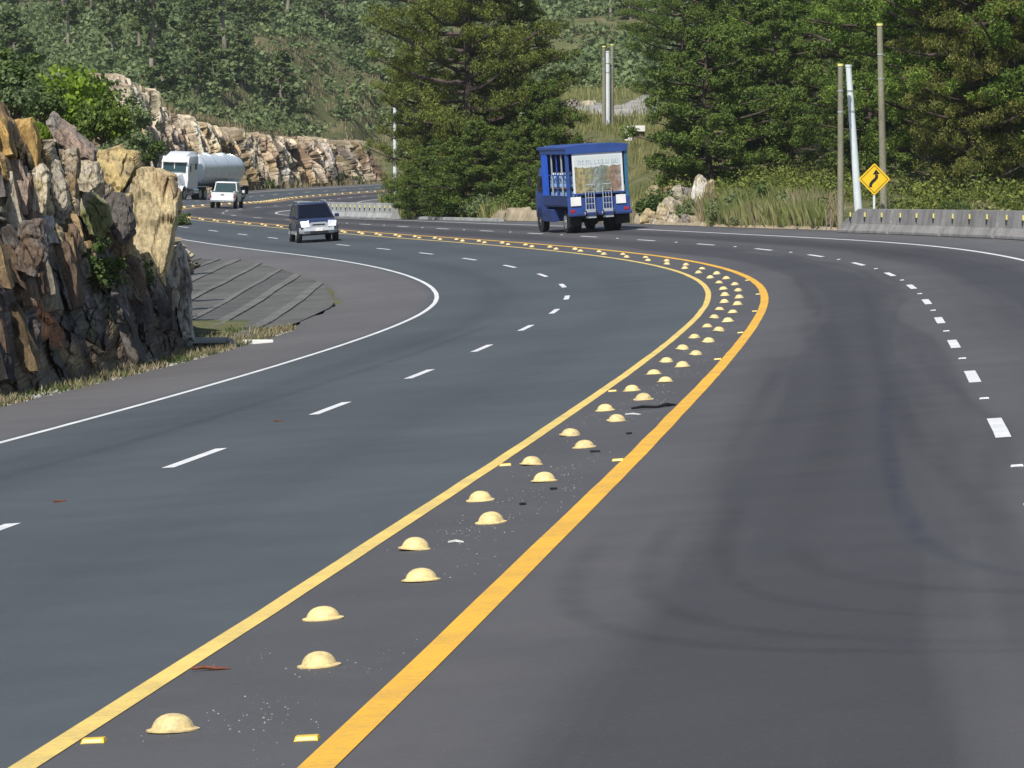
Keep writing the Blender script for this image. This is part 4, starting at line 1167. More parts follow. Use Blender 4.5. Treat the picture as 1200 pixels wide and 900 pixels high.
# hillside: scrub as one mass, trees and larger bushes one by one
def hill_scrub():
    rg = np.random.default_rng(60)
    n = 12000
    D = np.concatenate([rg.uniform(300, 470, 3200), rg.uniform(430, 540, 2500), 330 * (900 / 330) ** rg.random(n - 5700)])
    u = rg.uniform(-140, 1340, n)
    x = (u - 600) / 4466.5 * D; y = D
    S, O = nearest(x, y)
    keep = ((O < edge_left(np.clip(S, -70, 520)) - 6.2) | (O > 17)) & (S > 150) | (S > 464)
    den = fbm(np.stack([x / 26, y / 40, x * 0], -1), 3, 70)
    keep &= (den > 0.40) | (rg.random(n) < 0.5)
    track = (u > 640) & (u < 800) & (D < 290)
    keep &= ~track
    x, y, D = x[keep], y[keep], D[keep]
    z = ground_z(x, y)
    vs, fs, off = [], [], 0
    rad = rg.uniform(0.7, 2.2, len(x)) * np.interp(D, [250, 400, 800], [0.7, 1.0, 1.5])
    # eight lump patterns reused with rotation
    pats = []
    for k in range(8):
        m = 6
        cs = rg.normal(0, 0.42, (m, 3)) * np.array([1, 1, 0.35]) + np.array([0, 0, 0.55])
        v, f = clump_cards(cs, rg.uniform(0.32, 0.58, m), 10, 0.25, 0.75, rg, 0.5, 0.8)
        pats.append(v)
    for i in range(len(x)):
        v = pats[i % 8]; a = rg.uniform(0, 6.28); c, s_ = math.cos(a), math.sin(a)
        w = np.stack([v[:, 0] * c - v[:, 1] * s_, v[:, 0] * s_ + v[:, 1] * c, v[:, 2] * rg.uniform(0.7, 1.25)], -1) * rad[i] + np.array([x[i], y[i], z[i] - 0.15])
        vs.append(w)
    v = np.concatenate(vs); f = np.arange(len(v)).reshape(-1, 4)
    o = add('scrub', np_mesh('scrub', v, f), M['scrub'], kind='stuff')
    tag(o, 'mixed green scrub covering the hillside above the road', 'scrub', kind='stuff')
hill_scrub()
def hill_trees():
    rg = np.random.default_rng(71)
    spots = []
    tries = 0
    while len(spots) < 235 and tries < 8000:
        tries += 1
        u = rg.uniform(-60, 1260); D = 360 * (780 / 360) ** rg.random()
        if u > 900 and D < 560: continue
        x, y = XY(u, D)
        den = fbm(np.array([[x / 30, y / 60, 3.0]]), 3, 90)[0]
        if den < 0.44 + (0.05 if D < 450 else 0): continue
        S, O = nearest(np.array([x]), np.array([y]))
        if O[0] > -18 and S[0] < 500: continue
        if any((x - a) ** 2 + ((y - b) * 0.4) ** 2 < 9 for a, b, _ in spots): continue
        spots.append((x, y, u))
    for i, (x, y, u) in enumerate(spots):
        vv = 196.2 - (float(ground_z(x, y)[0]) - CAM_Z) / y * 4466.5
        side = ('above the near outcrop' if u < 150 else 'above the tanker truck' if u < 300 else 'above the far cutting' if u < 430 else 'behind the tall pines' if u < 680 else 'by the grouped poles' if u < 800 else 'behind the right stand') + (', low' if vv > 90 else ', halfway up' if vv > 40 else ', near the top')
        big = rg.random() < 0.42
        sc = rg.uniform(0.6, 1.25)
        if big: put_tree('H', 'pine_tree', x, y, rg.uniform(0, 6), (sc * .95, sc * .95, sc), 'slim pale trunked pine on the hillside ' + side, 'pine tree', 'pines on the far hillside')
        else: put_tree('I', 'pine_tree', x, y, rg.uniform(0, 6), (sc, sc, sc * .85), 'low bushy pine on the hillside ' + side, 'pine tree', 'pines on the far hillside')
hill_trees()
def undergrowth():
    rg = np.random.default_rng(91); pats = []
    for k in range(6):
        cs = rg.normal(0, 0.42, (7, 3)) * np.array([1, 1, 0.35]) + np.array([0, 0, 0.5])
        pats.append(clump_cards(cs, rg.uniform(0.32, 0.55, 7), 34, 0.12, 0.45, rg, 0.5, 0.8)[0])
    vs = []
    for i in range(210):
        u = rg.uniform(800, 1290); D = float(verge_D(u)) + rg.uniform(14, 48) if u < 990 else rg.uniform(136, 176)
        x, y = XY(u, D); z = float(ground_z(x, y)[0]); a = rg.uniform(0, 6.28); c, s_ = math.cos(a), math.sin(a); v = pats[i % 6]; r_ = rg.uniform(0.4, 1.5)
        vs.append(np.stack([v[:, 0] * c - v[:, 1] * s_, v[:, 0] * s_ + v[:, 1] * c, v[:, 2] * 1.0], -1) * r_ + np.array([x, y, z - 0.15]))
    v = np.concatenate(vs); o = add('undergrowth', np_mesh('undergrowth', v, np.arange(len(v)).reshape(-1, 4)), M['pine'])
    tag(o, 'dark green undergrowth beneath the trees behind the barrier', 'undergrowth', kind='stuff')
undergrowth()
# darker wood along the top of the middle hill
def back_wood():
    rg = np.random.default_rng(5)
    for i in range(90):
        u = rg.uniform(360, 980) if i % 3 else rg.uniform(-40, 400); D = rg.uniform(560, 760); x, y = XY(u, D)
        sc = rg.uniform(1.0, 1.5)
        put_tree('H' if i % 3 else 'I', 'pine_tree', x, y, rg.uniform(0, 6), sc, 'dark pine in the wood along the top of the hill', 'pine tree', 'pines in the wood along the hilltop', crown='pine_deep')
back_wood()

# grasses
def grass_patch(name, u0, u1, D0, D1, n, h, w, mat, label, seed, dens=0.0, spread=0.15, hfun=None):
    rg = np.random.default_rng(seed)
    u = rg.uniform(u0, u1, n); D = rg.uniform(D0, D1, n) + (verge_D(u) if D0 < 10 else 0); x = (u - 600) / 4466.5 * D; y = D
    if dens: 
        k = fbm(np.stack([x / 1.6, y / 3.5, x * 0], -1), 3, seed) > dens; x, y, u = x[k], y[k], u[k]
    S, O = nearest(x, y); Sc = np.clip(S, -70, 520)
    k = (O > edge_right(Sc) + 0.25) | (O < edge_left(Sc) - 0.25); k &= ~((O < 0) & (S > 74) & (S < 155) & (O > -17)); x, y = x[k], y[k]
    z = ground_z(x, y) - 0.04; m = len(x)
    hh = h * rg.uniform(0.35, 1.15, m) * (0.35 + 1.2 * fbm(np.stack([x / 0.9, y / 2, x * 0 + 4], -1), 3, seed + 1))
    a = rg.uniform(0, 2 * math.pi, m); dx, dy = np.cos(a) * w / 2, np.sin(a) * w / 2
    lx, ly = rg.normal(0, spread, m) * hh, rg.normal(0, spread, m) * hh
    b0 = np.stack([x - dx, y - dy, z], -1); b1 = np.stack([x + dx, y + dy, z], -1)
    m0 = np.stack([x + lx * .35 + dx * .7, y + ly * .35 + dy * .7, z + hh * .6], -1); t0 = np.stack([x + lx, y + ly, z + hh], -1)
    v = np.stack([b0, b1, m0, t0], 1).reshape(-1, 3); f = np.arange(len(v)).reshape(-1, 4)
    o = add(name, np_mesh(name, v, f), M[mat]); tag(o, label, 'grass', kind='stuff')
def dirt_bank(u0, u1, d0, d1, seed, amp=0.34):
    us = np.linspace(u0, u1, 40); ds = np.linspace(d0, d1, 14); UU, DD = np.meshgrid(us, ds, indexing='ij')
    ends = np.sin((UU - u0) / (u1 - u0) * math.pi) ** 0.4
    Y = verge_D(UU.ravel()).reshape(UU.shape) + d0 + (DD - d0) * ends; X = (UU - 600) / 4466.5 * Y
    edge_ = np.minimum(np.minimum((DD - d0), (d1 - DD)) / 1.2, 1) * ends
    n_ = fbm(np.stack([X / 0.9, Y / 2.0, X * 0], -1).reshape(-1, 3), 4, seed).reshape(X.shape)
    Z = ground_z(X, Y) + amp * edge_ * n_ - 0.05 * (edge_ < 0.1)
    idx = np.arange(X.size).reshape(X.shape); f = np.stack([idx[:-1, :-1], idx[1:, :-1], idx[1:, 1:], idx[:-1, 1:]], -1).reshape(-1, 4)
    add('dirt_bank', np_mesh('dirt_bank', np.stack([X, Y, Z], -1).reshape(-1, 3), f, True), M['dirt'], kind='structure')
M['dirt'] = concrete_mat('sandy_soil', (0.40, 0.33, 0.22), 0.4, 1.6)
dirt_bank(572, 672, 0.15, 6, 3, 1.1); dirt_bank(735, 1000, 0.1, 3.2, 4); dirt_bank(742, 830, 3.0, 9.5, 5, 0.9); dirt_bank(470, 600, 0.1, 1.2, 6)
grass_patch('tall_grass', 825, 965, 1.0, 9, 30000, 0.95, 0.014, 'soft_grass', 'tall yellow green grass on the bank left of the barrier', 1, 0.46)
grass_patch('tall_grass', 820, 985, 0.8, 9, 12000, 0.95, 0.014, 'dry_grass', 'dry stalks mixed through the tall grass left of the barrier', 2, 0.45)
grass_patch('roadside_grass', 450, 595, 0.9, 12, 20000, 1.0, 0.022, 'grass', 'yellow green grass at the foot of the roadside pines', 3, 0.38)
grass_patch('roadside_grass', 640, 840, 2.5, 18, 14000, 0.28, 0.03, 'dry_grass', 'short dry grass on the bank behind the blue truck', 4, 0.46)
grass_patch('bank_grass', 640, 840, 9, 80, 16000, 0.5, 0.05, 'grass', 'short green grass on the slope behind the blue truck', 5, 0.47)
def verge_weeds(n, h, mat, seed, label):
    rg = np.random.default_rng(seed); s = rg.uniform(36, 74, n); o = edge_left(s) - rg.random(n) ** 1.3 * 1.5 + 0.12
    k = fbm(np.stack([s / 0.9, o, s * 0], -1), 3, seed) > 0.45; s, o = s[k], o[k]; p = at(s, o)
    p[:, 2] = np.where(o > edge_left(s) - .22, p[:, 2], ground_z(p[:, 0], p[:, 1])) - 0.01; m = len(s)
    hh = h * rg.uniform(.3, 1.2, m); a = rg.uniform(0, 6.28, m); w = 0.012; d = np.stack([np.cos(a) * w, np.sin(a) * w, a * 0], -1)
    l = np.stack([rg.normal(0, .4, m) * hh, rg.normal(0, .4, m) * hh, hh], -1)
    v = np.stack([p - d, p + d, p + l * .6 + d, p + l], 1).reshape(-1, 3)
    o_ = add('verge_weeds', np_mesh('verge_weeds', v, np.arange(len(v)).reshape(-1, 4)), M[mat]); tag(o_, label, 'weeds', kind='stuff')
verge_weeds(9000, 0.15, 'dry_grass', 6, 'low dry weeds along the foot of the near outcrop')
verge_weeds(6000, 0.12, 'bush_green', 12, 'green weeds along the foot of the near outcrop')
grass_patch('hill_grass', -60, 205, 84, 330, 16000, 0.6, 0.07, 'dry_grass', 'dry grass along the crests above the rocks on the left', 7, 0.42)
grass_patch('hill_grass', 140, 470, 330, 500, 26000, 0.9, 0.12, 'dry_grass', 'dry grass along the top of the far cutting', 8, 0.38)
grass_patch('hill_grass', 620, 900, 230, 330, 16000, 0.7, 0.08, 'grass', 'grass on the slope above the gravel track', 9, 0.42)
grass_patch('barrier_weeds', 1000, 1210, 112, 134, 5000, 0.7, 0.04, 'grass', 'weeds growing behind the concrete barrier', 10, 0.5)

# weeds, stones at the foot of the outcrop, gravel on the median
def pebbles(name, gen, n, size, mat, label, seed):
    rg = np.random.default_rng(seed)
    p = gen(rg, n)
    base = np.array([[1, 0, 0], [-.5, .87, 0], [-.5, -.87, 0], [0, 0, .8]])
    s_ = size * rg.uniform(0.4, 1.5, n) ** 1.5
    a = rg.uniform(0, 6.28, n); c, si = np.cos(a), np.sin(a)
    v = np.stack([np.stack([b[0] * c - b[1] * si, b[0] * si + b[1] * c, np.full(n, b[2])], -1) * s_[:, None] + p for b in base], 1).reshape(-1, 3)
    i = np.arange(n) * 4
    f = np.concatenate([np.stack([i, i + 1, i + 3], -1), np.stack([i + 1, i + 2, i + 3], -1), np.stack([i + 2, i, i + 3], -1)])
    o = add(name, np_mesh(name, v, f), M[mat]); tag(o, label, 'gravel', kind='stuff')
def med_gen(rg, n):
    s = rg.uniform(1, 60, n * 3); o = rg.normal(0.05, 0.22, n * 3); k = (fbm(np.stack([s / 1.4, o * 2, s * 0], -1), 3, 3) > 0.50) & (np.abs(o) < 0.5)
    s, o = s[k][:n], o[k][:n]
    while len(s) < n: s = np.concatenate([s, s])[:n]; o = np.concatenate([o, o])[:n]
    return at(s + rg.normal(0, 0.05, n), np.clip(o + rg.normal(0, 0.02, n), -.52, .52), 0.0)
pebbles('median_grit', med_gen, 1500, 0.0042, 'pebble', 'scattered pale grit lying between the yellow domes', 3)
def verge_gen(rg, n):
    s = rg.uniform(38, 72, n); o = edge_left(s) - np.abs(rg.normal(0, 0.5, n)) + 0.15
    p = at(s, o); p[:, 2] = np.where(o > edge_left(s) - .2, p[:, 2], ground_z(p[:, 0], p[:, 1])) ; return p
pebbles('verge_gravel', verge_gen, 900, 0.03, 'pebble', 'loose stones and litter at the foot of the near outcrop', 4)

# ------------------------------------------------------------------ roadside structures
def tall_pole(u, D, v_top, r0, r1, mat, label, group=None, lean=(0, 0), zb=None, cat='pole'):
    x, y = XY(u, D); z0 = float(ground_z(x, y)[0]) - 0.2 if zb is None else zb
    zt = CAM_Z + (196.2 - v_top) / 4466.5 * D
    h = zt - z0
    r = empty('utility_pole', (x, y, z0))
    n = 8
    pts = [(lean[0] * h * (i / n), lean[1] * h * (i / n), h * i / n) for i in range(n + 1)]
    MB().tube(pts, [r0 + (r1 - r0) * i / n for i in range(n + 1)], 12).build('shaft', M[mat], r, smooth=True)
    MB().tube([(lean[0] * h, lean[1] * h, h), (lean[0] * h, lean[1] * h, h + 0.08)], [r1 * 1.15, r1 * 1.15], 12).build('cap', M['reflector' if mat == 'pole' else 'pole_white'], r)
    for k in (0.86, 0.74):
        q = (lean[0] * h * k, lean[1] * h * k, h * k)
        MB().tube([(q[0], q[1], q[2] - 0.03), (q[0], q[1], q[2] + 0.03)], [r0 + (r1 - r0) * k + 0.012] * 2, 12).build('band', M['sign_back'], r)
    tag(r, label, cat, group)
    return r
tall_pole(985, 132, 78, 0.12, 0.09, 'pole', 'olive brown pole at the tapered end of the barrier', lean=(-0.006, 0))
tall_pole(1008, 133, 79, 0.15, 0.10, 'pole_white', 'white leaning pole just right of the olive pole', lean=(-0.075, 0))
tall_pole(1036, 137, 31, 0.14, 0.10, 'pole', 'tallest brown pole, standing behind the yellow sign', lean=(-0.028, 0))
tall_pole(707.5, 236, 56, 0.14, 0.11, 'pole', 'left pole of the three grouped behind the blue truck', 'poles grouped behind the truck')
tall_pole(711.8, 238, 62, 0.17, 0.13, 'pole_white', 'white middle pole of the three grouped behind the blue truck', 'poles grouped behind the truck')
tall_pole(717, 237, 54, 0.13, 0.10, 'pole', 'right pole of the three grouped behind the blue truck', 'poles grouped behind the truck')
tall_pole(376, 560, -6, 0.22, 0.16, 'pole_white', 'pale distant pole at the top of the hillside', 'distant poles on the hillside')
tall_pole(360, 520, 24, 0.2, 0.14, 'pole', 'distant pole with a crossarm lower on the hillside', 'distant poles on the hillside')
tall_pole(463, 245, 128, 0.13, 0.10, 'pole_white', 'short white pole left of the tall pines')
# small pale board on the far cutting
def board():
    s_ = 398; p = at(s_, edge_left(s_) - 4.4); z = float(ground_z(p[0], p[1])[0])
    r = empty('board', (p[0], p[1], z))
    for dx in (-0.3, 0.3): MB().box((dx, 0, 0.45), (0.08, 0.08, 1.3)).build('post', M['pole'], r)
    MB().box((0, -0.06, 1.3), (1.05, 0.05, 1.1)).build('panel', M['olive_sign'], r, bevel=0.02)
    tag(r, 'small pale green board standing above the far cutting', 'board')
board()
# yellow bend sign
def bend_sign():
    x, y = XY(1024, 128.5); z0 = float(ground_z(x, y)[0]) - 0.1
    zc = CAM_Z + (196.2 - 210) / 4466.5 * 128.5
    r = empty('bend_sign', (x, y, z0)); h = zc - z0
    MB().box((0, 0.03, h / 2), (0.07, 0.05, h)).build('post', M['pole_white'], r)
    a = 0.545
    def diamond(a_, y0, y1, name, mat, par):
        n = 6; pts = []
        for k in range(4):
            th = k * math.pi / 2; cx, cz = (a_ - 0.07) * math.cos(th), (a_ - 0.07) * math.sin(th)
            for j in range(-2, 3):
                t = th + j * math.pi / 8; pts.append((cx + 0.05 * math.cos(t), cz + 0.05 * math.sin(t)))
        return MB().prism([(p[0], p[1] + h) for p in pts], 'y', y0, y1).build(name, M[mat], par)
    pl = diamond(a, 0.0, -0.012, 'plate', 'sign_yellow', r)
    # thin black border line and winding arrow, as print laid on the plate
    b = MB(); o1, i1 = a - 0.075, a - 0.10
    for k in range(4):
        t0, t1 = k * math.pi / 2, (k + 1) * math.pi / 2
        b._add([(o1 * math.cos(t0), -0.0145, h + o1 * math.sin(t0)), (o1 * math.cos(t1), -0.0145, h + o1 * math.sin(t1)), (i1 * math.cos(t1), -0.0145, h + i1 * math.sin(t1)), (i1 * math.cos(t0), -0.0145, h + i1 * math.sin(t0))], [(0, 1, 2, 3)])
    b.build('border', M['sign_black'], pl)
    c = [(-0.13, -0.27), (-0.125, -0.17), (-0.07, -0.09), (0.02, -0.01), (0.075, 0.06), (0.07, 0.16)]
    w = 0.052; L_, R_ = [], []
    for i, p in enumerate(c):
        q0, q1 = c[max(i - 1, 0)], c[min(i + 1, len(c) - 1)]; dx, dz = q1[0] - q0[0], q1[1] - q0[1]; l = math.hypot(dx, dz)
        L_.append((p[0] - dz / l * w, p[1] + dx / l * w)); R_.append((p[0] + dz / l * w, p[1] - dx / l * w))
    b = MB()
    for i in range(len(c) - 1):
        b._add([(L_[i][0], -0.0145, h + L_[i][1]), (L_[i + 1][0], -0.0145, h + L_[i + 1][1]), (R_[i + 1][0], -0.0145, h + R_[i + 1][1]), (R_[i][0], -0.0145, h + R_[i][1])], [(0, 1, 2, 3)])
    b._add([(-0.06, -0.0145, h + 0.155), (0.05, -0.0145, h + 0.33), (0.185, -0.0145, h + 0.18)], [(0, 1, 2)])
    b.build('arrow', M['sign_black'], pl)
    r.rotation_euler = (0, 0, R(5))
    tag(r, 'yellow diamond sign with a black winding arrow behind the barrier', 'road sign')
bend_sign()
# gravel track and white headwall up the slope behind the truck
def track():
    pts = [(655, 268, 165), (672, 262, 162), (700, 256, 154), (735, 256, 147), (765, 262, 136), (785, 272, 128), (800, 290, 118)]
    c = [np.array(XY(u, D)) for u, D, v in pts]
    c = np.array([[np.interp(t, range(len(c)), [p[k] for p in c]) for k in (0, 1)] for t in np.linspace(0, len(c) - 1, 40)])
    d = np.gradient(c, axis=0); d /= np.linalg.norm(d, axis=1, keepdims=True); nx = np.stack([d[:, 1], -d[:, 0]], -1)
    rows = []
    for k in np.linspace(-1, 1, 7):
        q = c + nx * k * 3.6 + (fbm(np.stack([c[:, 0] / 2, c[:, 1] / 2, c[:, 0] * 0 + k], -1), 3, 4)[:, None] - .5) * nx * 1.4 * abs(k)
        z = ground_z(c[:, 0], c[:, 1]) * 0.5 + ground_z(q[:, 0], q[:, 1]) * 0.5 + (0.35 if abs(k) < .9 else -0.5)
        rows.append(np.stack([q[:, 0], q[:, 1], z], -1))
    v = np.stack(rows, 1); idx = np.arange(v.shape[0] * 7).reshape(-1, 7)
    f = np.stack([idx[:-1, :-1], idx[:-1, 1:], idx[1:, 1:], idx[1:, :-1]], -1).reshape(-1, 4)
    add('gravel_track', np_mesh('gravel_track', v.reshape(-1, 3), f, True), M['gravel'], kind='structure')
track()
def headwall():
    x, y = XY(744, 222); z = float(ground_z(x, y)[0]) - 0.05; h = 0.95
    r = empty('headwall', (x, y, z))
    MB().box((0, 0, h - 0.17), (1.15, 0.3, 0.34)).build('lintel', M['white_wall'], r, bevel=0.02)
    MB().box((-0.38, 0.02, (h - 0.35) / 2 - .3), (0.42, 0.28, h - 0.35 + .6)).build('leg', M['white_wall'], r, bevel=0.02)
    MB().box((0.2, 0.12, (h - 0.35) / 2 - .3), (0.72, 0.06, h - 0.35 + .6)).build('infill', M['pallet'], r)
    tag(r, 'small whitewashed headwall on the slope right of the grouped poles', 'wall')
headwall()
# stones and the white rock on the bank
def stone(u, D, w, h, colr, label, seed, group='stones on the bank', two=None):
    rg = np.random.default_rng(seed)
    if D < 160: D = float(verge_D(u)) + 1.4 + (D - 136) * 0.55
    x, y = XY(u, D); z = float(ground_z(x, y)[0])
    pts = []
    for k in range(16):
        a = rg.uniform(0, 6.28); e = rg.uniform(-0.2, 1)
        r = math.sqrt(max(0, 1 - max(e, 0) ** 2)) * rg.uniform(0.8, 1.0)
        pts.append((x + math.cos(a) * r * w / 2, y + math.sin(a) * r * w / 2, z + e * h))
    hull_rock('stone', pts, 3, 0.05, colr, rg, label, 'stone', group, two)
stone(760, 137, 0.9, 0.75, CREAM * 1.05, 'large cream stone just right of the blue truck', 1)
stone(778, 138, 0.9, 0.95, CREAM * .95, 'tall cream stone in the middle of the bank stones', 2, two=PALE)
stone(789, 137.5, 0.7, 0.55, PALE, 'pale stone at the right of the cream bank stones', 3)
stone(768, 136, 0.6, 0.35, PALE * .9, 'flat pale stone low in front of the cream ones', 4)
stone(802, 138, 0.6, 0.5, GREY * 1.8, 'grey stone left of the tall grass', 5)
stone(784, 141, 1.3, 1.15, PALE * .85, 'broad stone behind the cream bank stones', 9, two=CREAM)
stone(862, 135, 0.7, 0.3, TAN, 'low tan stone at the foot of the tall grass', 6)
stone(820, 157, 0.95, 1.25, WHITE * 1.1, 'bright white rock above the tall grass', 7, two=PALE)
stone(833, 158, 0.7, 1.0, CREAM, 'yellowish rock touching the bright white one', 8)
for i, (u, D, w, h, c) in enumerate([(795, 172, 1.3, .9, PALE * .9), (808, 175, 1.6, .9, GREY * 1.6), (788, 178, 1.3, .8, TAN), (800, 168, 0.9, .6, PALE * .8), (770, 190, 1.4, 1.3, CREAM * .8), (690, 262, 1.6, .9, PALE), (672, 258, 1.3, .9, GREY * 1.8)]):
    stone(u, D, w, h, c, ['pale broken rock above the green bush', 'grey broken rock under the round tree', 'dull rock at the left of the broken ledge', 'small white rock in the broken ledge', 'cream ledge below the headwall', 'pale rock beside the gravel track', 'grey rock at the left end of the gravel track'][i], 20 + i, 'broken rocks up the slope')
for i, (u, d_, sc, mt) in enumerate([(925, 4.5, 1.1, 'scrub'), (890, 6.0, 1.3, 'bush_green'), (957, 3.5, 1.0, 'bush_green'), (868, 1.6, .6, 'scrub')]):
    x, y = XY(u, float(verge_D(u)) + d_); put_shrub('b', x, y, sc, mt, ['olive shrub in the middle of the tall grass', 'green shrub at the back of the tall grass', 'green shrub at the right end of the tall grass', 'small olive shrub at the front of the tall grass'][i], rz=i * 2.0, name='bush')
for i, (u, D) in enumerate([(955, 134), (968, 135), (973, 133.5), (741, 139)]):
    x, y = XY(u, float(verge_D(u)) + 0.8); z = float(ground_z(x, y)[0]); r = MB().tube([(0, 0, -.2), (0.01, 0, .35), (0.03 * (-1) ** i, 0, .85)], [.028, .026, .02], 7).build('stake', M['bark_pale'], loc=(x, y, z))
    tag(r, ['thin wooden stake at the right of the tall grass', 'thin stake nearest the olive pole', 'short stake beside the olive pole', 'thin stake just right of the blue truck'][i], 'stake', 'wooden stakes on the verge')
# drain inlet at the outcrop corner
def drain():
    x, y = XY(246, 76.0); z = at(64, -10.2)[2]
    r = empty('drain_inlet', (x, y, z - 0.05), (0, 0, 0.15))
    MB().box((0.02, 0.35, 0.20), (0.78, 0.12, 0.12)).build('lintel', M['concrete_pale'], r, bevel=0.015)
    MB().box((-0.42, 0.2, 0.06), (0.12, 0.5, 0.26)).build('cheek', M['concrete_pale'], r, bevel=0.015)
    MB().prism([(0.36, 0.20), (0.46, 0.24), (0.66, -0.02), (0.50, -0.02)], 'y', 0.0, 0.4).build('cheek', M['concrete_pale'], r, bevel=0.01)
    MB().box((0.0, 0.42, 0.04), (0.75, 0.02, 0.22)).build('opening', M['dark'], r)  # solid black plate, painted as the shade inside the inlet
    for k in range(5): MB().box((-0.28 + k * 0.12, 0.02, 0.03), (0.05, 0.36, 0.05), rx=-0.25).build('bar', M['concrete_pale'], r)
    tag(r, 'concrete drain inlet with a dark opening at the outcrop corner', 'drain')
    q = MB(); q.box((0, 0, 0.06), (0.62, 0.12, 0.10)); o = q.build('kerb_block', M['white_wall'], bevel=0.02, loc=(XY(302, 77.3)[0], 77.3, at(66, -9.75)[2] - 0.02), rot=(0, 0, 0.1))
    tag(o, 'short white kerb block at the near edge of the apron', 'kerb block')
drain()
# litter on the median
def litter():
    q = MB(); q.tube([(-.09, 0, .008), (-.03, .01, .014), (.03, 0, .010), (.10, .012, .007)], [.006, .011, .010, .004], 6)
    p = at(6.35, -0.20 - 0.23, 0.002); o = q.build('rusty_scrap', M['twig'], loc=p); tag(o, 'rusty scrap lying between the nearest domes on the median', 'scrap')
    pts = [(-.28, -.25, .012), (-.16, -.1, .02), (0, 0, .012), (.1, .14, .03), (.2, .3, .012), (.22, .42, .01)]
    q = MB(); q.tube(pts, [.012, .018, .014, .022, .016, .006], 5); o = q.build('rubber_strip', M['rubber_scrap'], loc=at(28.8, 0.33, 0.001)); tag(o, 'torn black rubber strip near the right yellow line', 'scrap')
    for i, (s_, of, l) in enumerate([(21.7, .20, .09), (17.3, .22, .05), (15.9, .12, .04), (24.2, .33, .06)]):
        q = MB(); q.box((0, 0, .008), (l, .03, .016), rz=.3 * i); o = q.build('rubber_scrap', M['rubber_scrap'], loc=at(s_, of, 0.001)); tag(o, ['black scrap beside the sixth pair of domes', 'small black scrap beyond the fourth domes', 'tiny black scrap by the fourth left dome', 'small black scrap before the rubber strip'][i], 'scrap', 'black scraps on the median')
    for i, (s_, of, l) in enumerate([(12.9, -.02, .05), (27.7, .14, .08), (14.5, .02, .03)]):
        q = MB(); q.tube([(-l, 0, .006), (0, .03, .01), (l, .01, .005)], [.006, .01, .005], 5); o = q.build('paper_scrap', M['paper'], loc=at(s_, of, 0.001)); tag(o, ['pale scrap beside the third dome of the median', 'white scrap below the torn rubber strip', 'tiny pale scrap between the fourth domes'][i], 'scrap', 'pale scraps on the median')
    for i, (s_, of) in enumerate([(19.5, -4.1), (31.7, -4.2)]):
        q = MB(); q.box((0, 0, .006), (.10, .06, .012), rz=.5); o = q.build('red_scrap', M['twig'], loc=at(s_, of, 0.001)); tag(o, ['small reddish scrap in the left lane near the camera', 'small reddish scrap farther along the left lane'][i], 'scrap')
litter()

# ------------------------------------------------------------------ vehicles (local axes: +Y forward, X right, Z up)
def wheel(parent, x, y, r, w, dual=0.0, rimc='rim'):
    sx = 1 if x > 0 else -1
    t = MB(); n = 28
    prof = [(-w / 2, r * 0.60), (-w / 2, r * 0.92), (-w * 0.36, r), (w * 0.36, r), (w / 2, r * 0.92), (w / 2, r * 0.60)]
    t.loft([[(px, math.cos(a) * pr, math.sin(a) * pr) for a in np.linspace(0, 2 * math.pi, n, endpoint=False)] for px, pr in prof])
    whl = empty('wheel', (x, y, r)); whl.parent = parent
    t.build('tyre', M['tyre'], whl, smooth=True)
    if dual:
        t2 = MB(); t2.v = [(v[0] - sx * dual, v[1], v[2]) for v in t.v]; t2.f = list(t.f); t2.build('tyre', M['tyre'], whl, smooth=True)
    h = MB(); xo = sx * (w / 2 + 0.004); h.disc((xo, 0, 0), (sx, 0, 0), r * 0.60, 0.012, 24)
    for k in range(5):
        a = k * 2 * math.pi / 5
        h.box((xo + sx * 0.012, math.cos(a) * r * 0.34, math.sin(a) * r * 0.34), (0.02, r * 0.10, r * 0.10))
    h.disc((xo + sx * 0.01, 0, 0), (sx, 0, 0), r * 0.16, 0.04, 16)
    h.build('rim', M[rimc], whl)
    return whl
def body_ring(y, w, zb, zs, zt, crown=0.03, tumble=0.93):
    """closed section of a car body at station y"""
    half = [(0, zb), (w * 0.80, zb), (w * 0.96, zb + 0.07), (w, zs), (w * tumble, zt - 0.03), (w * tumble * 0.90, zt), (w * 0.45, zt + crown * 0.8)]
    pts = [(-x, z) for x, z in half[::-1]] + [(0, zt + crown)] 
    right = [(x, z) for x, z in half[1:]]
    ring = [(-x, z) for x, z in half[1:]][::-1] + [(0, zb)] + right + [(0, zt + crown)]
    return [(x, y, z) for x, z in ring]
def place(o, s_, off, rev=False, dyaw=0.0, dz=0.0):
    th = heading(s_); bank = float(np.interp(s_, PS, PB))
    o.location = at(s_, off, dz)
    o.rotation_euler = (0, -bank if not rev else bank, th + (math.pi if rev else 0) + dyaw)

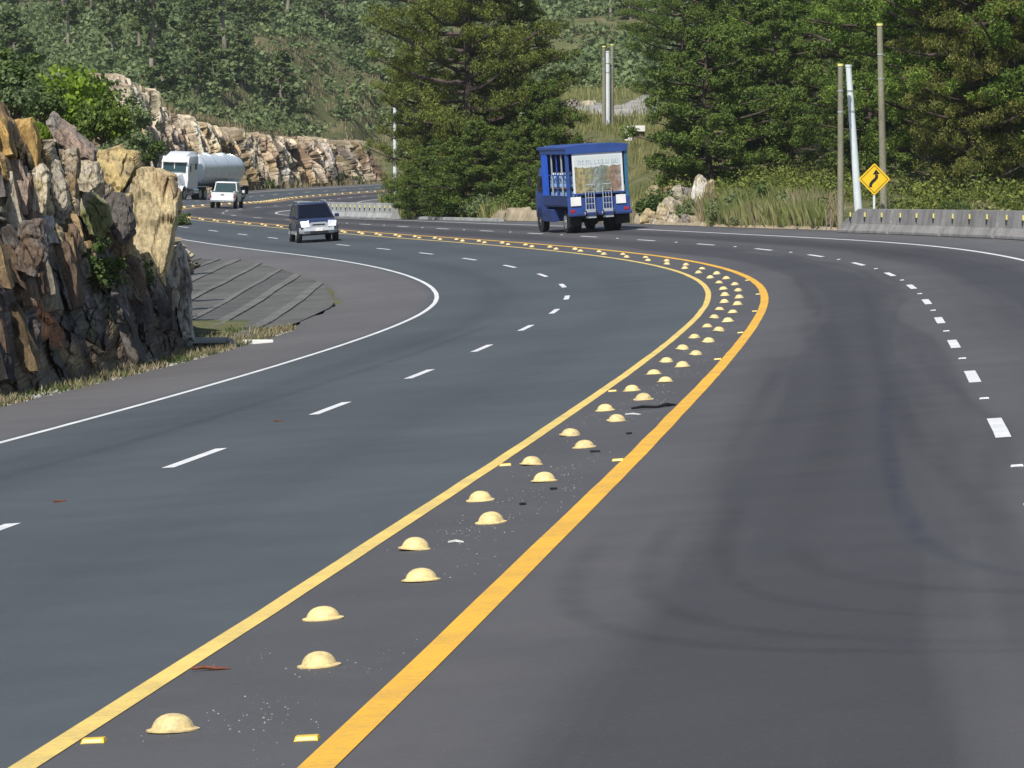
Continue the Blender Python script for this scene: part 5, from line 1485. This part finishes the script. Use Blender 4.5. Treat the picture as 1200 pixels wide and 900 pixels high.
def glasshouse(r, zb, zt, base, roof, glass, paint, wbar=0.05):
    """base/roof: (y0, y1, halfwidth). Front is y1."""
    (a0, a1, aw), (b0, b1, bw) = base, roof
    B = [(-aw, a0, zb), (aw, a0, zb), (aw, a1, zb), (-aw, a1, zb)]; T = [(-bw, b0, zt), (bw, b0, zt), (bw, b1, zt), (-bw, b1, zt)]
    names = ['rear_window', 'side_window', 'windshield', 'side_window']
    core = MB(); core.loft([B, T]); core.build('cabin', M['dark'], r)
    for i in range(4):
        j = (i + 1) % 4
        q = [np.array(p, float) for p in (B[i], B[j], T[j], T[i])]; c = sum(q) / 4
        nrm = np.cross(q[1] - q[0], q[3] - q[0]); nrm /= np.linalg.norm(nrm)
        ins = [c + (p - c) * np.array([0.93, 0.93, 0.90]) for p in q]
        m = MB(); m.loft([[tuple(p + nrm * 0.002) for p in ins], [tuple(p + nrm * 0.014) for p in ins]]); m.build(names[i], M[glass], r)
    for i in range(4):
        p0, p1 = np.array(B[i], float), np.array(T[i], float)
        MB().tube([p0, p1], [wbar, wbar * 0.85], 8).build('pillar', M[paint], r, smooth=True)
    for t in (0.42, 0.72):
        for sx in (-1, 1):
            p0 = np.array([sx * (aw + 0.006), a0 + (a1 - a0) * t, zb]); p1 = np.array([sx * (bw + 0.006), b0 + (b1 - b0) * t, zt])
            MB().tube([p0, p1], wbar * 0.6, 6).build('pillar', M[paint], r)
    rf = MB(); e = 0.03
    rings = []
    for k, (ins, z) in enumerate([(-e, zt - 0.03), (-e, zt + 0.01), (0.05, zt + 0.05), (0.22, zt + 0.07)]):
        rings.append([(-bw + ins, b0 + ins, z), (bw - ins, b0 + ins, z), (bw - ins, b1 - ins, z), (-bw + ins, b1 - ins, z)])
    rf.loft(rings); return rf.build('roof', M[paint], r, smooth=True, bevel=0.02)

def make_suv():
    r = empty('suv')
    st = [(-2.22, .80, .45, .70, .86), (-2.12, .87, .34, .66, 1.0), (-1.2, .90, .28, .66, 1.03), (0, .90, .27, .66, 1.02), (.95, .90, .28, .66, 1.03), (1.5, .89, .30, .64, 1.0), (2.0, .84, .32, .62, .93), (2.18, .76, .36, .58, .84), (2.24, .68, .42, .56, .74)]
    b = MB(); b.loft([body_ring(y, w, zb, zs, zt) for y, w, zb, zs, zt in st]); b.build('body', M['car_blue'], r, smooth=True)
    glasshouse(r, 1.02, 1.62, (-2.05, 1.20, .82), (-1.80, .15, .66), 'glass', 'car_blue', 0.035)
    for sx in (-1, 1):
        rail = MB(); rail.tube([(sx * .62, -1.7, 1.68), (sx * .62, -1.6, 1.74), (sx * .62, .1, 1.74), (sx * .62, .2, 1.68)], .022, 8); rail.build('roof_rail', M['car_silver'], r, smooth=True)
        hl = MB(); hl.loft([[(sx * .40, 2.02, .66), (sx * .78, 1.84, .66), (sx * .80, 1.76, .90), (sx * .44, 1.94, .92)], [(sx * .40, 2.32, .66), (sx * .78, 2.27, .66), (sx * .83, 2.16, .91), (sx * .44, 2.25, .93)]]); hl.build('headlight', M['lens'], r, bevel=0.012)
        fg = MB(); fg.disc((sx * .62, 2.22, .46), (0, 1, 0), .075, .04, 16); fg.build('fog_lamp', M['lens'], r)
        mi = MB(); mi.box((sx * 1.00, .98, 1.10), (.20, .10, .15)); mi.build('mirror', M['car_blue'], r, bevel=0.03)
        tl = MB(); tl.box((sx * .74, -2.20, .90), (.12, .06, .26)); tl.build('tail_lamp', M['lamp_red'], r, bevel=0.015)
        cl = MB(); cl.box((sx * .905, 0.0, .40), (.05, 2.3, .13)); cl.build('sill_trim', M['car_silver'], r, bevel=0.02)
        for y in (-1.38, 1.38):
            ar = MB(); ar.disc((sx * .865, y, .37), (sx, 0, 0), .43, .09, 28); ar.build('wheel_arch', M['dark'], r)
            wheel(r, sx * .83, y, .35, .23)
    g = MB(); g.prism([(-.40, .66), (.40, .66), (.42, .80), (.32, .86), (-.32, .86), (-.42, .80)], 'y', 2.20, 2.27); g.build('grille', M['car_silver'], r, bevel=0.015)
    g = MB(); g.box((0, 2.276, .76), (.56, .02, .05)); g.build('grille_slot', M['dark'], r)
    bp = MB(); bp.loft([[(x, y, z) for x, y, z in ring] for ring in ([(-.86, 1.98, .40), (-.66, 2.24, .38), (.66, 2.24, .38), (.86, 1.98, .40)], [(-.88, 2.0, .50), (-.68, 2.32, .50), (.68, 2.32, .50), (.88, 2.0, .50)], [(-.86, 1.98, .64), (-.67, 2.27, .66), (.67, 2.27, .66), (.86, 1.98, .64)])]); bp.build('bumper', M['car_silver'], r, smooth=True)
    q = MB(); q.box((0, 2.315, .44), (.80, .03, .10)); q.build('intake', M['dark'], r)
    q = MB(); q.box((0, 2.335, .555), (.34, .015, .13)); q.build('license_plate', M['white_wall'], r)
    tag(r, 'dark blue sport utility car with silver front, driving towards the camera', 'car')
    return r
suv = make_suv(); place(suv, 155.3, -3.66, True, R(-3)); suv.scale = (0.95, 0.97, 1.0)

def make_pickup():
    r = empty('pickup_truck')
    st = [(-2.45, .80, .48, .72, 1.02), (-2.4, .84, .42, .72, 1.04), (-.9, .86, .40, .72, 1.04), (0, .86, .38, .72, 1.05), (1.2, .86, .38, .72, 1.05), (1.9, .84, .40, .70, 1.0), (2.35, .78, .42, .66, .92), (2.45, .70, .46, .60, .80)]
    b = MB(); b.loft([body_ring(y, w, zb, zs, zt, 0.02) for y, w, zb, zs, zt in st]); b.build('body', M['car_white'], r, smooth=True)
    bed = MB(); bed.box((0, -1.65, 1.075), (1.42, 1.36, .03)); bed.build('bed_floor', M['dark'], r)
    for sx in (-1, 1): MB().box((sx * .79, -1.62, 1.12), (.08, 1.6, .12)).build('bed_rail', M['car_white'], r, bevel=0.02)
    tg = MB(); tg.box((0, -2.44, .86), (1.50, .05, .46)); tgo = tg.build('tailgate', M['car_white'], r, bevel=0.02)
    MB().box((0, -2.472, .92), (.22, .02, .06)).build('handle', M['dark'], tgo)
    glasshouse(r, 1.06, 1.74, (-.85, 1.35, .78), (-.62, .65, .68), 'glass_teal', 'car_white', 0.04)
    bp = MB(); bp.box((0, -2.54, .50), (1.62, .16, .16)); bp.build('bumper', M['chrome'], r, bevel=0.03)
    for sx in (-1, 1):
        MB().box((sx * .80, -2.46, .80), (.10, .06, .16)).build('tail_lamp', M['lamp_red'], r, bevel=0.01)
        MB().box((sx * .66, 2.44, .76), (.28, .06, .16)).build('headlight', M['lens'], r, bevel=0.01)
        MB().box((sx * .98, 1.05, 1.14), (.18, .09, .18)).build('mirror', M['car_white'], r, bevel=0.02)
        for y in (-1.45, 1.5):
            ar = MB(); ar.disc((sx * .825, y, .40), (sx, 0, 0), .46, .09, 28); ar.build('wheel_arch', M['dark'], r)
            wheel(r, sx * .79, y, .37, .24)
    MB().box((0, -2.63, .52), (.32, .02, .12)).build('license_plate', M['sign_back'], r)
    tag(r, 'white pickup truck driving away past the tanker on the far bend', 'pickup')
    return r
pk = make_pickup(); place(pk, 253.0, 2.5, False)

def make_tanker():
    r = empty('tanker_truck')
    # tractor
    c = MB(); c.loft([[(-1.10, y, zb), (1.10, y, zb), (1.18, y, (zb + zt) / 2), (1.12, y, zt), (-1.12, y, zt), (-1.18, y, (zb + zt) / 2)] for y, zb, zt in ((4.15, .95, 3.55), (4.3, .95, 3.60), (6.35, .95, 3.55), (6.55, 1.0, 3.25), (6.75, 1.05, 2.35))])
    cab = c.build('cab', M['car_white'], r, smooth=True, bevel=0.03)
    h = MB(); h.loft([[(-w, y, zb), (w, y, zb), (w * 1.02, y, (zb + zt) / 2), (w * .8, y, zt), (-w * .8, y, zt), (-w * 1.02, y, (zb + zt) / 2)] for y, w, zb, zt in ((6.6, .92, .9, 2.2), (7.4, .82, .85, 2.05), (8.2, .70, .82, 1.85), (8.42, .60, .85, 1.65))])
    h.build('hood', M['car_white'], r, smooth=True)
    w = MB(); w.loft([[(-.98, 6.80, 2.30), (.98, 6.80, 2.30), (.95, 6.60, 3.02), (-.95, 6.60, 3.02)], [(-.98, 6.84, 2.30), (.98, 6.84, 2.30), (.95, 6.64, 3.02), (-.95, 6.64, 3.02)]]); w.build('windshield', M['glass_teal'], r)
    MB().box((0, 6.72, 2.66), (.06, .10, .74)).build('windshield_post', M['car_white'], r)
    MB().box((0, 6.80, 3.12), (2.1, .32, .10)).build('sun_visor', M['car_white'], r, bevel=0.03)
    f = MB(); f.loft([[(-1.0, y, 3.5), (1.0, y, 3.5), (.85, y, zt), (-.85, y, zt)] for y, zt in ((4.2, 3.95), (5.4, 3.9), (6.4, 3.55))]); f.build('roof_fairing', M['car_white'], r, smooth=True)
    g = MB(); g.box((0, 8.43, 1.3), (.92, .06, .74)); gr = g.build('grille', M['chrome'], r, bevel=0.02)
    for k in range(6): MB().box((0, 8.465, 1.02 + k * .11), (.84, .02, .03)).build('bar', M['dark'], gr)
    MB().box((0, 8.50, .66), (2.3, .25, .32)).build('bumper', M['chrome'], r, bevel=0.05)
    for sx in (-1, 1):
        MB().box((sx * 1.18, 5.95, 2.62), (.04, .72, .62)).build('side_window', M['glass_teal'], r)
        MB().box((sx * 1.19, 4.85, 2.75), (.04, .34, .48)).build('sleeper_window', M['glass_teal'], r)
        MB().box((sx * .85, 8.30, 1.12), (.28, .16, .22)).build('headlight', M['lens'], r, bevel=0.03)
        mr = MB(); mr.box((sx * 1.45, 6.55, 2.6), (.10, .16, .62)); mr.box((sx * 1.30, 6.55, 2.85), (.22, .04, .04)); mr.build('mirror', M['chrome'], r)
        fn = MB(); n = 10
        fn.loft([[(sx * x, 7.55 + math.cos(a) * rr, .55 + math.sin(a) * rr) for a in np.linspace(-.15, math.pi + .15, n)] + [(sx * x, 7.55 + math.cos(a) * (rr - .06), .55 + math.sin(a) * (rr - .06)) for a in np.linspace(math.pi + .15, -.15, n)] for x, rr in ((.82, .66), (1.16, .66))]); fn.build('fender', M['car_white'], r)
        MB().disc((sx * 1.0, 5.0, .75), (0, 1, 0), .32, 1.25, 20).build('fuel_tank', M['chrome'], r, smooth=True)
        MB().tube([(sx * .95, 4.05, 1.1), (sx * .95, 4.05, 3.9)], .08, 10).build('exhaust_stack', M['chrome'], r, smooth=True)
        wheel(r, sx * 1.02, 7.55, .52, .30)
        for y in (3.6, 2.3): wheel(r, sx * 1.02, y, .52, .30, 0.34)
        for y in (-6.6, -7.9): wheel(r, sx * 1.02, y, .52, .30, 0.34)
        MB().box((sx * 1.05, 2.95, 1.13), (.5, 2.4, .05)).build('mudguard', M['car_white'], r, bevel=0.01)
        MB().box((sx * 1.05, -7.25, 1.16), (.5, 2.6, .05)).build('mudguard', M['car_white'], r, bevel=0.01)
        MB().box((sx * 1.05, -8.62, .78), (.5, .03, .7)).build('mud_flap', M['dark'], r)
        MB().box((sx * .9, -.6, .85), (.06, .06, 1.1)).build('landing_leg', M['dark'], r)
    MB().box((0, 4.5, .78), (.9, 7.0, .22)).build('chassis', M['dark'], r)
    MB().box((0, -2.4, 1.12), (.8, 12.4, .22)).build('trailer_frame', M['dark'], r)
    # tank: round shell with domed ends
    n = 32; prof = [(-8.75, .15), (-8.68, .55), (-8.45, .92), (-8.0, 1.18), (-7.2, 1.27), (2.6, 1.27), (3.2, 1.18), (3.55, .92), (3.75, .55), (3.82, .12)]
    t = MB(); t.loft([[(math.cos(a) * pr, y, 2.48 + math.sin(a) * pr) for a in np.linspace(0, 2 * math.pi, n, endpoint=False)] for y, pr in prof])
    tank = t.build('tank', M['tank'], r, smooth=True)
    for y in (-6.8, -3.6, -.4, 2.4):
        MB().loft([[(math.cos(a) * pr, y + dy, 2.48 + math.sin(a) * pr) for a in np.linspace(0, 2 * math.pi, n, endpoint=False)] for dy, pr in ((-.05, 1.272), (-.04, 1.29), (.04, 1.29), (.05, 1.272))], cap=False).build('band', M['chrome'], tank, smooth=True)
    for y in (-5.2, -1.0): MB().disc((0, y, 3.78), (0, 0, 1), .32, .16, 18).build('hatch', M['tank'], tank)
    for sx in (-1, 1):
        for k in range(12): pass
        sk = MB(); sk.box((sx * 1.20, -3.2, 1.42), (.04, 6.2, .30)); sk.build('side_rail', M['tank'], r)
    MB().box((0, -8.85, .95), (2.3, .1, .18)).build('rear_bumper', M['car_white'], r)
    for sx in (-1, 1): MB().box((sx * .9, -8.91, 1.05), (.3, .03, .12)).build('tail_lamp', M['lamp_red'], r)
    tag(r, 'white tanker truck with a rounded tank rounding the far bend', 'truck')
    return r
tk = make_tanker(); place(tk, 305.0, -5.45, True, R(-15))

# ---- the blue water delivery truck
def banner_mat():
    m, nt, b = new_mat('printed_banner')
    tc = nt.nodes.new('ShaderNodeTexCoord'); sep = nt.nodes.new('ShaderNodeSeparateXYZ'); link(nt, tc.outputs['Object'], sep.inputs[0])
    # x in -0.86..0.86, z in 0..1.36
    x, z = sep.outputs[0], sep.outputs[2]
    u = math_node(nt, 'MULTIPLY_ADD', x, 0.58, 0.5); v = math_node(nt, 'DIVIDE', z, 1.36)
    n = noise(nt, 3.2, 4, 0.6, tc.outputs['Object'], (1, 1, 1.6), 0.5); n2 = noise(nt, 9, 4, 0.7, tc.outputs['Object'], (1, 1, 0.6))
    scene_c = ramp(nt, math_node(nt, 'MULTIPLY_ADD', math_node(nt, 'SUBTRACT', n, 0.5), 0.5, u), [(0.0, (0.30, 0.24, 0.10)), (0.18, (0.46, 0.39, 0.18)), (0.33, (0.30, 0.30, 0.17)), (0.46, (0.34, 0.40, 0.40)), (0.62, (0.16, 0.22, 0.18)), (0.74, (0.36, 0.26, 0.16)), (0.86, (0.30, 0.18, 0.15)), (1.0, (0.46, 0.44, 0.36))])
    scene_c = mix(nt, ramp(nt, n2, [(0.42, (0, 0, 0)), (0.60, (.8, .8, .8))]), scene_c, (0.13, 0.12, 0.09))
    sky_c = (0.60, 0.66, 0.66)
    top = math_node(nt, 'GREATER_THAN', math_node(nt, 'MULTIPLY_ADD', math_node(nt, 'SUBTRACT', n, 0.5), 0.22, v), 0.66)
    c = mix(nt, top, scene_c, sky_c)
    ax = math_node(nt, 'ABSOLUTE', x); e = math_node(nt, 'GREATER_THAN', ax, 0.80); e2 = math_node(nt, 'GREATER_THAN', v, 0.92)
    c = mix(nt, math_node(nt, 'MAXIMUM', e, e2), c, (0.72, 0.75, 0.80))
    link(nt, c, b.inputs['Base Color']); b.inputs['Roughness'].default_value = 0.35
    return m
M['banner'] = banner_mat()
M['letter'] = plain('faded_letters', (0.42, 0.48, 0.54), 0.5, var=0.35, scale=12)
def make_delivery():
    r = empty('delivery_truck')
    Wd, y0, y1, zf, zr = 1.06, -2.35, 1.15, 1.02, 2.86
    # chassis and deck
    for sx in (-1, 1): MB().box((sx * .38, 0.2, .70), (.10, 5.4, .20)).build('chassis_rail', M['dark'], r)
    MB().box((0, (y0 + y1) / 2, zf - .06), (2 * Wd, y1 - y0, .12)).build('deck', M['truck_navy'], r, bevel=0.01)
    # rear apron panels
    MB().box((0, y0 - .03, .90), (2.16, .06, .56)).build('rear_panel', M['truck_blue'], r, bevel=0.015)
    MB().box((0, y0 - .10, .64), (2.20, .20, .12)).build('rear_bumper', M['truck_navy'], r, bevel=0.03)
    for sx, mt in ((-1, 'truck_blue'), (1, 'truck_teal')):
        MB().box((sx * (Wd - .045), y0 + .02, (zf + zr) / 2), (.11, .11, zr - zf)).build('corner_post', M[mt], r, bevel=0.01)
        MB().box((sx * (Wd - .05), y1 - .05, (zf + zr) / 2), (.10, .10, zr - zf)).build('corner_post', M['truck_blue'], r, bevel=0.01)
        for k, y in enumerate(np.linspace(y0 + .75, y1 - .6, 4)):
            MB().box((sx * (Wd - .03), y, (zf + zr) / 2), (.045, .05, zr - zf)).build('slat', M['truck_blue' if k % 2 else 'car_silver'], r)
        MB().box((sx * Wd, (y0 + y1) / 2, zf + .10), (.05, y1 - y0, .34)).build('side_board', M['truck_navy'], r, bevel=0.01)
        MB().box((sx * Wd, (y0 + y1) / 2, zr - .10), (.06, y1 - y0 + .1, .16)).build('roof_rail', M['truck_blue'], r, bevel=0.01)
        MB().box((sx * (Wd - .03), (y0 + y1) / 2, zf + .95), (.03, y1 - y0, .04)).build('side_bar', M['truck_blue'], r)
    MB().box((-Wd - .005, y1 - .42, (zf + zr) / 2 + .05), (.03, .84, zr - zf - .1)).build('side_panel', M['truck_blue_sunlit'], r)
    MB().box((Wd - .10, (y0 + y1) / 2, (zf + zr) / 2 + .25), (.02, y1 - y0 - .2, zr - zf - .6)).build('side_panel', M['truck_navy'], r)
    bh = MB(); bh.box((0, y1 + .02, (zf + zr) / 2 - .05), (2 * Wd, .05, zr - zf + .1)); bh.build('bulkhead', M['truck_blue_sunlit'], r)
    rf = MB(); rf.loft([[(-Wd - .05, y, zr - .03), (Wd + .05, y, zr - .03), (Wd + .05, y, zr + .06), (Wd * .6, y, zr + .12), (-Wd * .6, y, zr + .12), (-Wd - .05, y, zr + .06)] for y in (y0 - .10, y0 + .02, y1 + .35, y1 + .45)]); rf.build('roof', M['truck_blue'], r, bevel=0.01)
    MB().box((0, y0 - .06, zr - .10), (2 * Wd + .02, .08, .17)).build('rear_header', M['truck_blue'], r, bevel=0.01)
    # banner panel
    bn = MB(); bn.box((0, 0, .68), (1.74, .02, 1.36)); bo = bn.build('banner', M['banner'], r, loc=(0.02, y0 - .045, 1.32))
    # a faint line of blurred lettering: unreadable strokes
    rg = np.random.default_rng(3); q = MB(); x = -.66
    while x < .66:
        w = rg.uniform(.028, .04)
        zc = 1.05
        q.box((x, -.013, zc), (w, .004, .15)); k = rg.random()
        if k < .5: q.box((x + .045, -.013, zc + .055), (.05, .004, .035))
        if k > .3: q.box((x + .045, -.013, zc - .055), (.05, .004, .035))
        if k < .25 or k > .7: q.box((x + .07, -.013, zc), (.028, .004, .14))
        x += rg.uniform(.125, .15) + (.06 if rg.random() < .15 else 0)
    q.build('lettering', M['letter'], bo)
    for z in (1.32, 2.70): MB().box((0.02, y0 - .05, z), (1.80, .04, .05)).build('panel_frame', M['truck_blue'], r)
    # plates with lamps
    for x, w in ((-.80, .36), (.76, .34)):
        MB().box((x, y0 - .085, 1.08), (w, .03, .30)).build('white_plate', M['white_wall'], r, bevel=0.01)
    for sx in (-1, 1):
        MB().box((sx * .93, y0 - .09, .76), (.16, .04, .09)).build('tail_lamp', M['lamp_red'], r, bevel=0.01)
        MB().box((sx * .84, -2.18, .46), (.50, .02, .42)).build('mud_flap', M['dark'], r)
        wheel(r, sx * .82, -1.35, .39, .22, 0.25)
        wheel(r, sx * .80, 2.35, .38, .22)
        ub = MB(); ub.box((sx * .9, .35, .60), (.42, 1.2, .42)); ub.build('tool_box' , M['truck_navy'], r, bevel=0.02)
    MB().box((0, -1.35, .42), (1.5, .16, .16)).build('axle', M['dark'], r)
    MB().disc((0, -1.35, .42), (0, 1, 0), .19, .30, 16).build('differential', M['dark'], r)
    MB().disc((.15, -1.95, .66), (0, 0, 1), .33, .20, 22).build('spare_wheel', M['tyre'], r)
    MB().box((0, -2.15, .66), (1.9, .30, .26)).build('rear_crossmember', M['dark'], r)
    # cab ahead of the bulkhead
    cb = MB(); cb.loft([[(-w, y, zb), (w, y, zb), (w, y, 1.3), (w * .9, y, zt), (-w * .9, y, zt), (-w, y, 1.3)] for y, w, zb, zt in ((1.28, .90, .55, 2.16), (1.4, .93, .50, 2.22), (2.5, .93, .50, 2.22), (3.05, .90, .50, 1.45), (3.2, .86, .55, 1.2))]); cb.build('cab', M['truck_blue'], r, smooth=True, bevel=0.02)
    MB().loft([[(-.80, 2.62, 2.10), (.80, 2.62, 2.10), (.84, 3.07, 1.48), (-.84, 3.07, 1.48)], [(-.80, 2.66, 2.12), (.80, 2.66, 2.12), (.84, 3.12, 1.50), (-.84, 3.12, 1.50)]]).build('windshield', M['glass'], r)
    for sx in (-1, 1):
        MB().box((sx * .925, 2.1, 1.68), (.03, .75, .50), ry=-sx * .10).build('side_window', M['glass'], r)
        MB().box((sx * 1.16, 2.75, 1.75), (.10, .12, .34)).build('mirror', M['dark'], r, bevel=0.02)
        MB().box((sx * .60, 3.2, .80), (.3, .05, .18)).build('headlight', M['lens'], r)
        MB().box((sx * .93, 1.55, .55), (.10, .6, .34)).build('step', M['truck_navy'], r, bevel=0.02)
        MB().disc((sx * .88, 2.35, .42), (sx, 0, 0), .46, .10, 26).build('wheel_arch', M['dark'], r)
    tag(r, 'blue open sided delivery truck with a white edged printed panel on its back', 'truck')
    return r
dt = make_delivery(); DT_S, DT_O = 143.3, 5.45
place(dt, DT_S, DT_O)
dt.rotation_euler[2] += R(0.5); dt.scale = (1.19, 1.19, 1.19)
bpy.context.view_layer.update()
DTM = dt.matrix_world.copy()
def on_truck(o, p, rz=0.0):
    o.matrix_world = DTM @ Matrix.Translation(p) @ Matrix.Rotation(rz, 4, 'Z')
def make_bottle():
    r = empty('water_bottle')
    b = MB(); n = 14; prof = [(0.10, 0), (0.132, .02), (.134, .12), (.124, .14), (.134, .16), (.134, .26), (.124, .28), (.132, .30), (.11, .37), (.04, .43), (.028, .47)]
    b.loft([[(math.cos(a) * pr, math.sin(a) * pr, z) for a in np.linspace(0, 2 * math.pi, n, endpoint=False)] for pr, z in prof]); b.build('body', M['water_bottle'], r, smooth=True)
    MB().disc((0, 0, .485), (0, 0, 1), .034, .04, 12).build('cap', M['bottle_cap'], r)
    return r
bp0 = make_bottle(); first = True; rg = np.random.default_rng(9)
crate_z = [1.04, 1.545]
for lay, z in enumerate(crate_z):
    for side in (-1, 1):
        for c in range(3 if side < 0 else 1):
            for k in range(9):
                y = -2.05 + k * .335
                if lay == 1 and (k in (8,) or rg.random() < .08): continue
                r = bp0 if first else copy_tree(bp0); first = False
                on_truck(r, (side * (.86 - c * .30), y + rg.normal(0, .008), z), rg.uniform(0, 6))
                row = 'lower' if lay == 0 else 'upper'
                tag(r, 'blue water bottle in the ' + row + ' layer on the ' + ('left' if side < 0 else 'right') + ' side of the truck bed', 'water bottle', 'water bottles stacked on the delivery truck')
# wooden shelf between the layers
for side, w, x in ((-1, .92, -.56), (1, .32, .86)):
    o = MB().box((0, 0, 0), (w, 2.95, .02)).build('shelf_board', M['pallet']); on_truck(o, (x, -.72, 1.532)); tag(o, 'thin board between the bottle layers on the ' + ('left' if side < 0 else 'right') + ' side of the truck', 'board')
def make_hand_truck():
    r = empty('hand_truck')
    f = MB()
    for sx in (-1, 1): f.tube([(sx * .15, 0, .10), (sx * .15, 0, .95), (sx * .12, -.06, 1.06)], .018, 8)
    f.tube([(-.12, -.06, 1.06), (.12, -.06, 1.06)], .018, 8)
    f.build('frame', M['car_silver'], r, smooth=True)
    for z in (.22, .42, .62, .82): MB().tube([(-.15, 0, z), (.15, 0, z)], .013, 6).build('crossbar', M['car_silver'], r)
    for x in (-.05, .05): MB().tube([(x, 0, .22), (x, 0, .82)], .010, 6).build('slat', M['car_silver'], r)
    MB().box((0, .0, .09), (.36, .03, .30)).build('toe_plate', M['car_silver'], r)
    for sx in (-1, 1):
        w = MB(); w.disc((sx * .19, -.04, .10), (1, 0, 0), .10, .045, 18); wo = w.build('wheel', M['tyre'], r)
        MB().disc((sx * .215, -.04, .10), (1, 0, 0), .055, .012, 14).build('hub', M['white_wall'], wo)
    return r
h0 = make_hand_truck(); h1 = copy_tree(h0)
for o, x, l in ((h0, -.32, 'grey hand truck hanging on the truck back, left of centre'), (h1, .28, 'grey hand truck hanging on the truck back, right of centre')):
    on_truck(o, (x, -2.50, .56)); tag(o, l, 'hand truck', 'hand trucks hanging on the delivery truck')

# ------------------------------------------------------------------ thin air between the camera and the far hill
def haze():
    m = bpy.data.materials.new('haze'); m.use_nodes = True; nt = m.node_tree
    for n in list(nt.nodes):
        if n.type == 'BSDF_PRINCIPLED': nt.nodes.remove(n)
    v = nt.nodes.new('ShaderNodeVolumePrincipled'); v.inputs['Color'].default_value = (0.86, 0.91, 0.97, 1); v.inputs['Density'].default_value = 0.00011; v.inputs['Anisotropy'].default_value = 0.2
    link(nt, v.outputs[0], nt.nodes['Material Output'].inputs['Volume'])
    b = MB(); b.box((0, 578, 61.5), (1240, 1400, 129)); o = b.build('haze', m); o['kind'] = 'stuff'; o['label'] = 'thin pale haze in the air over the valley'; o['category'] = 'haze'
haze()
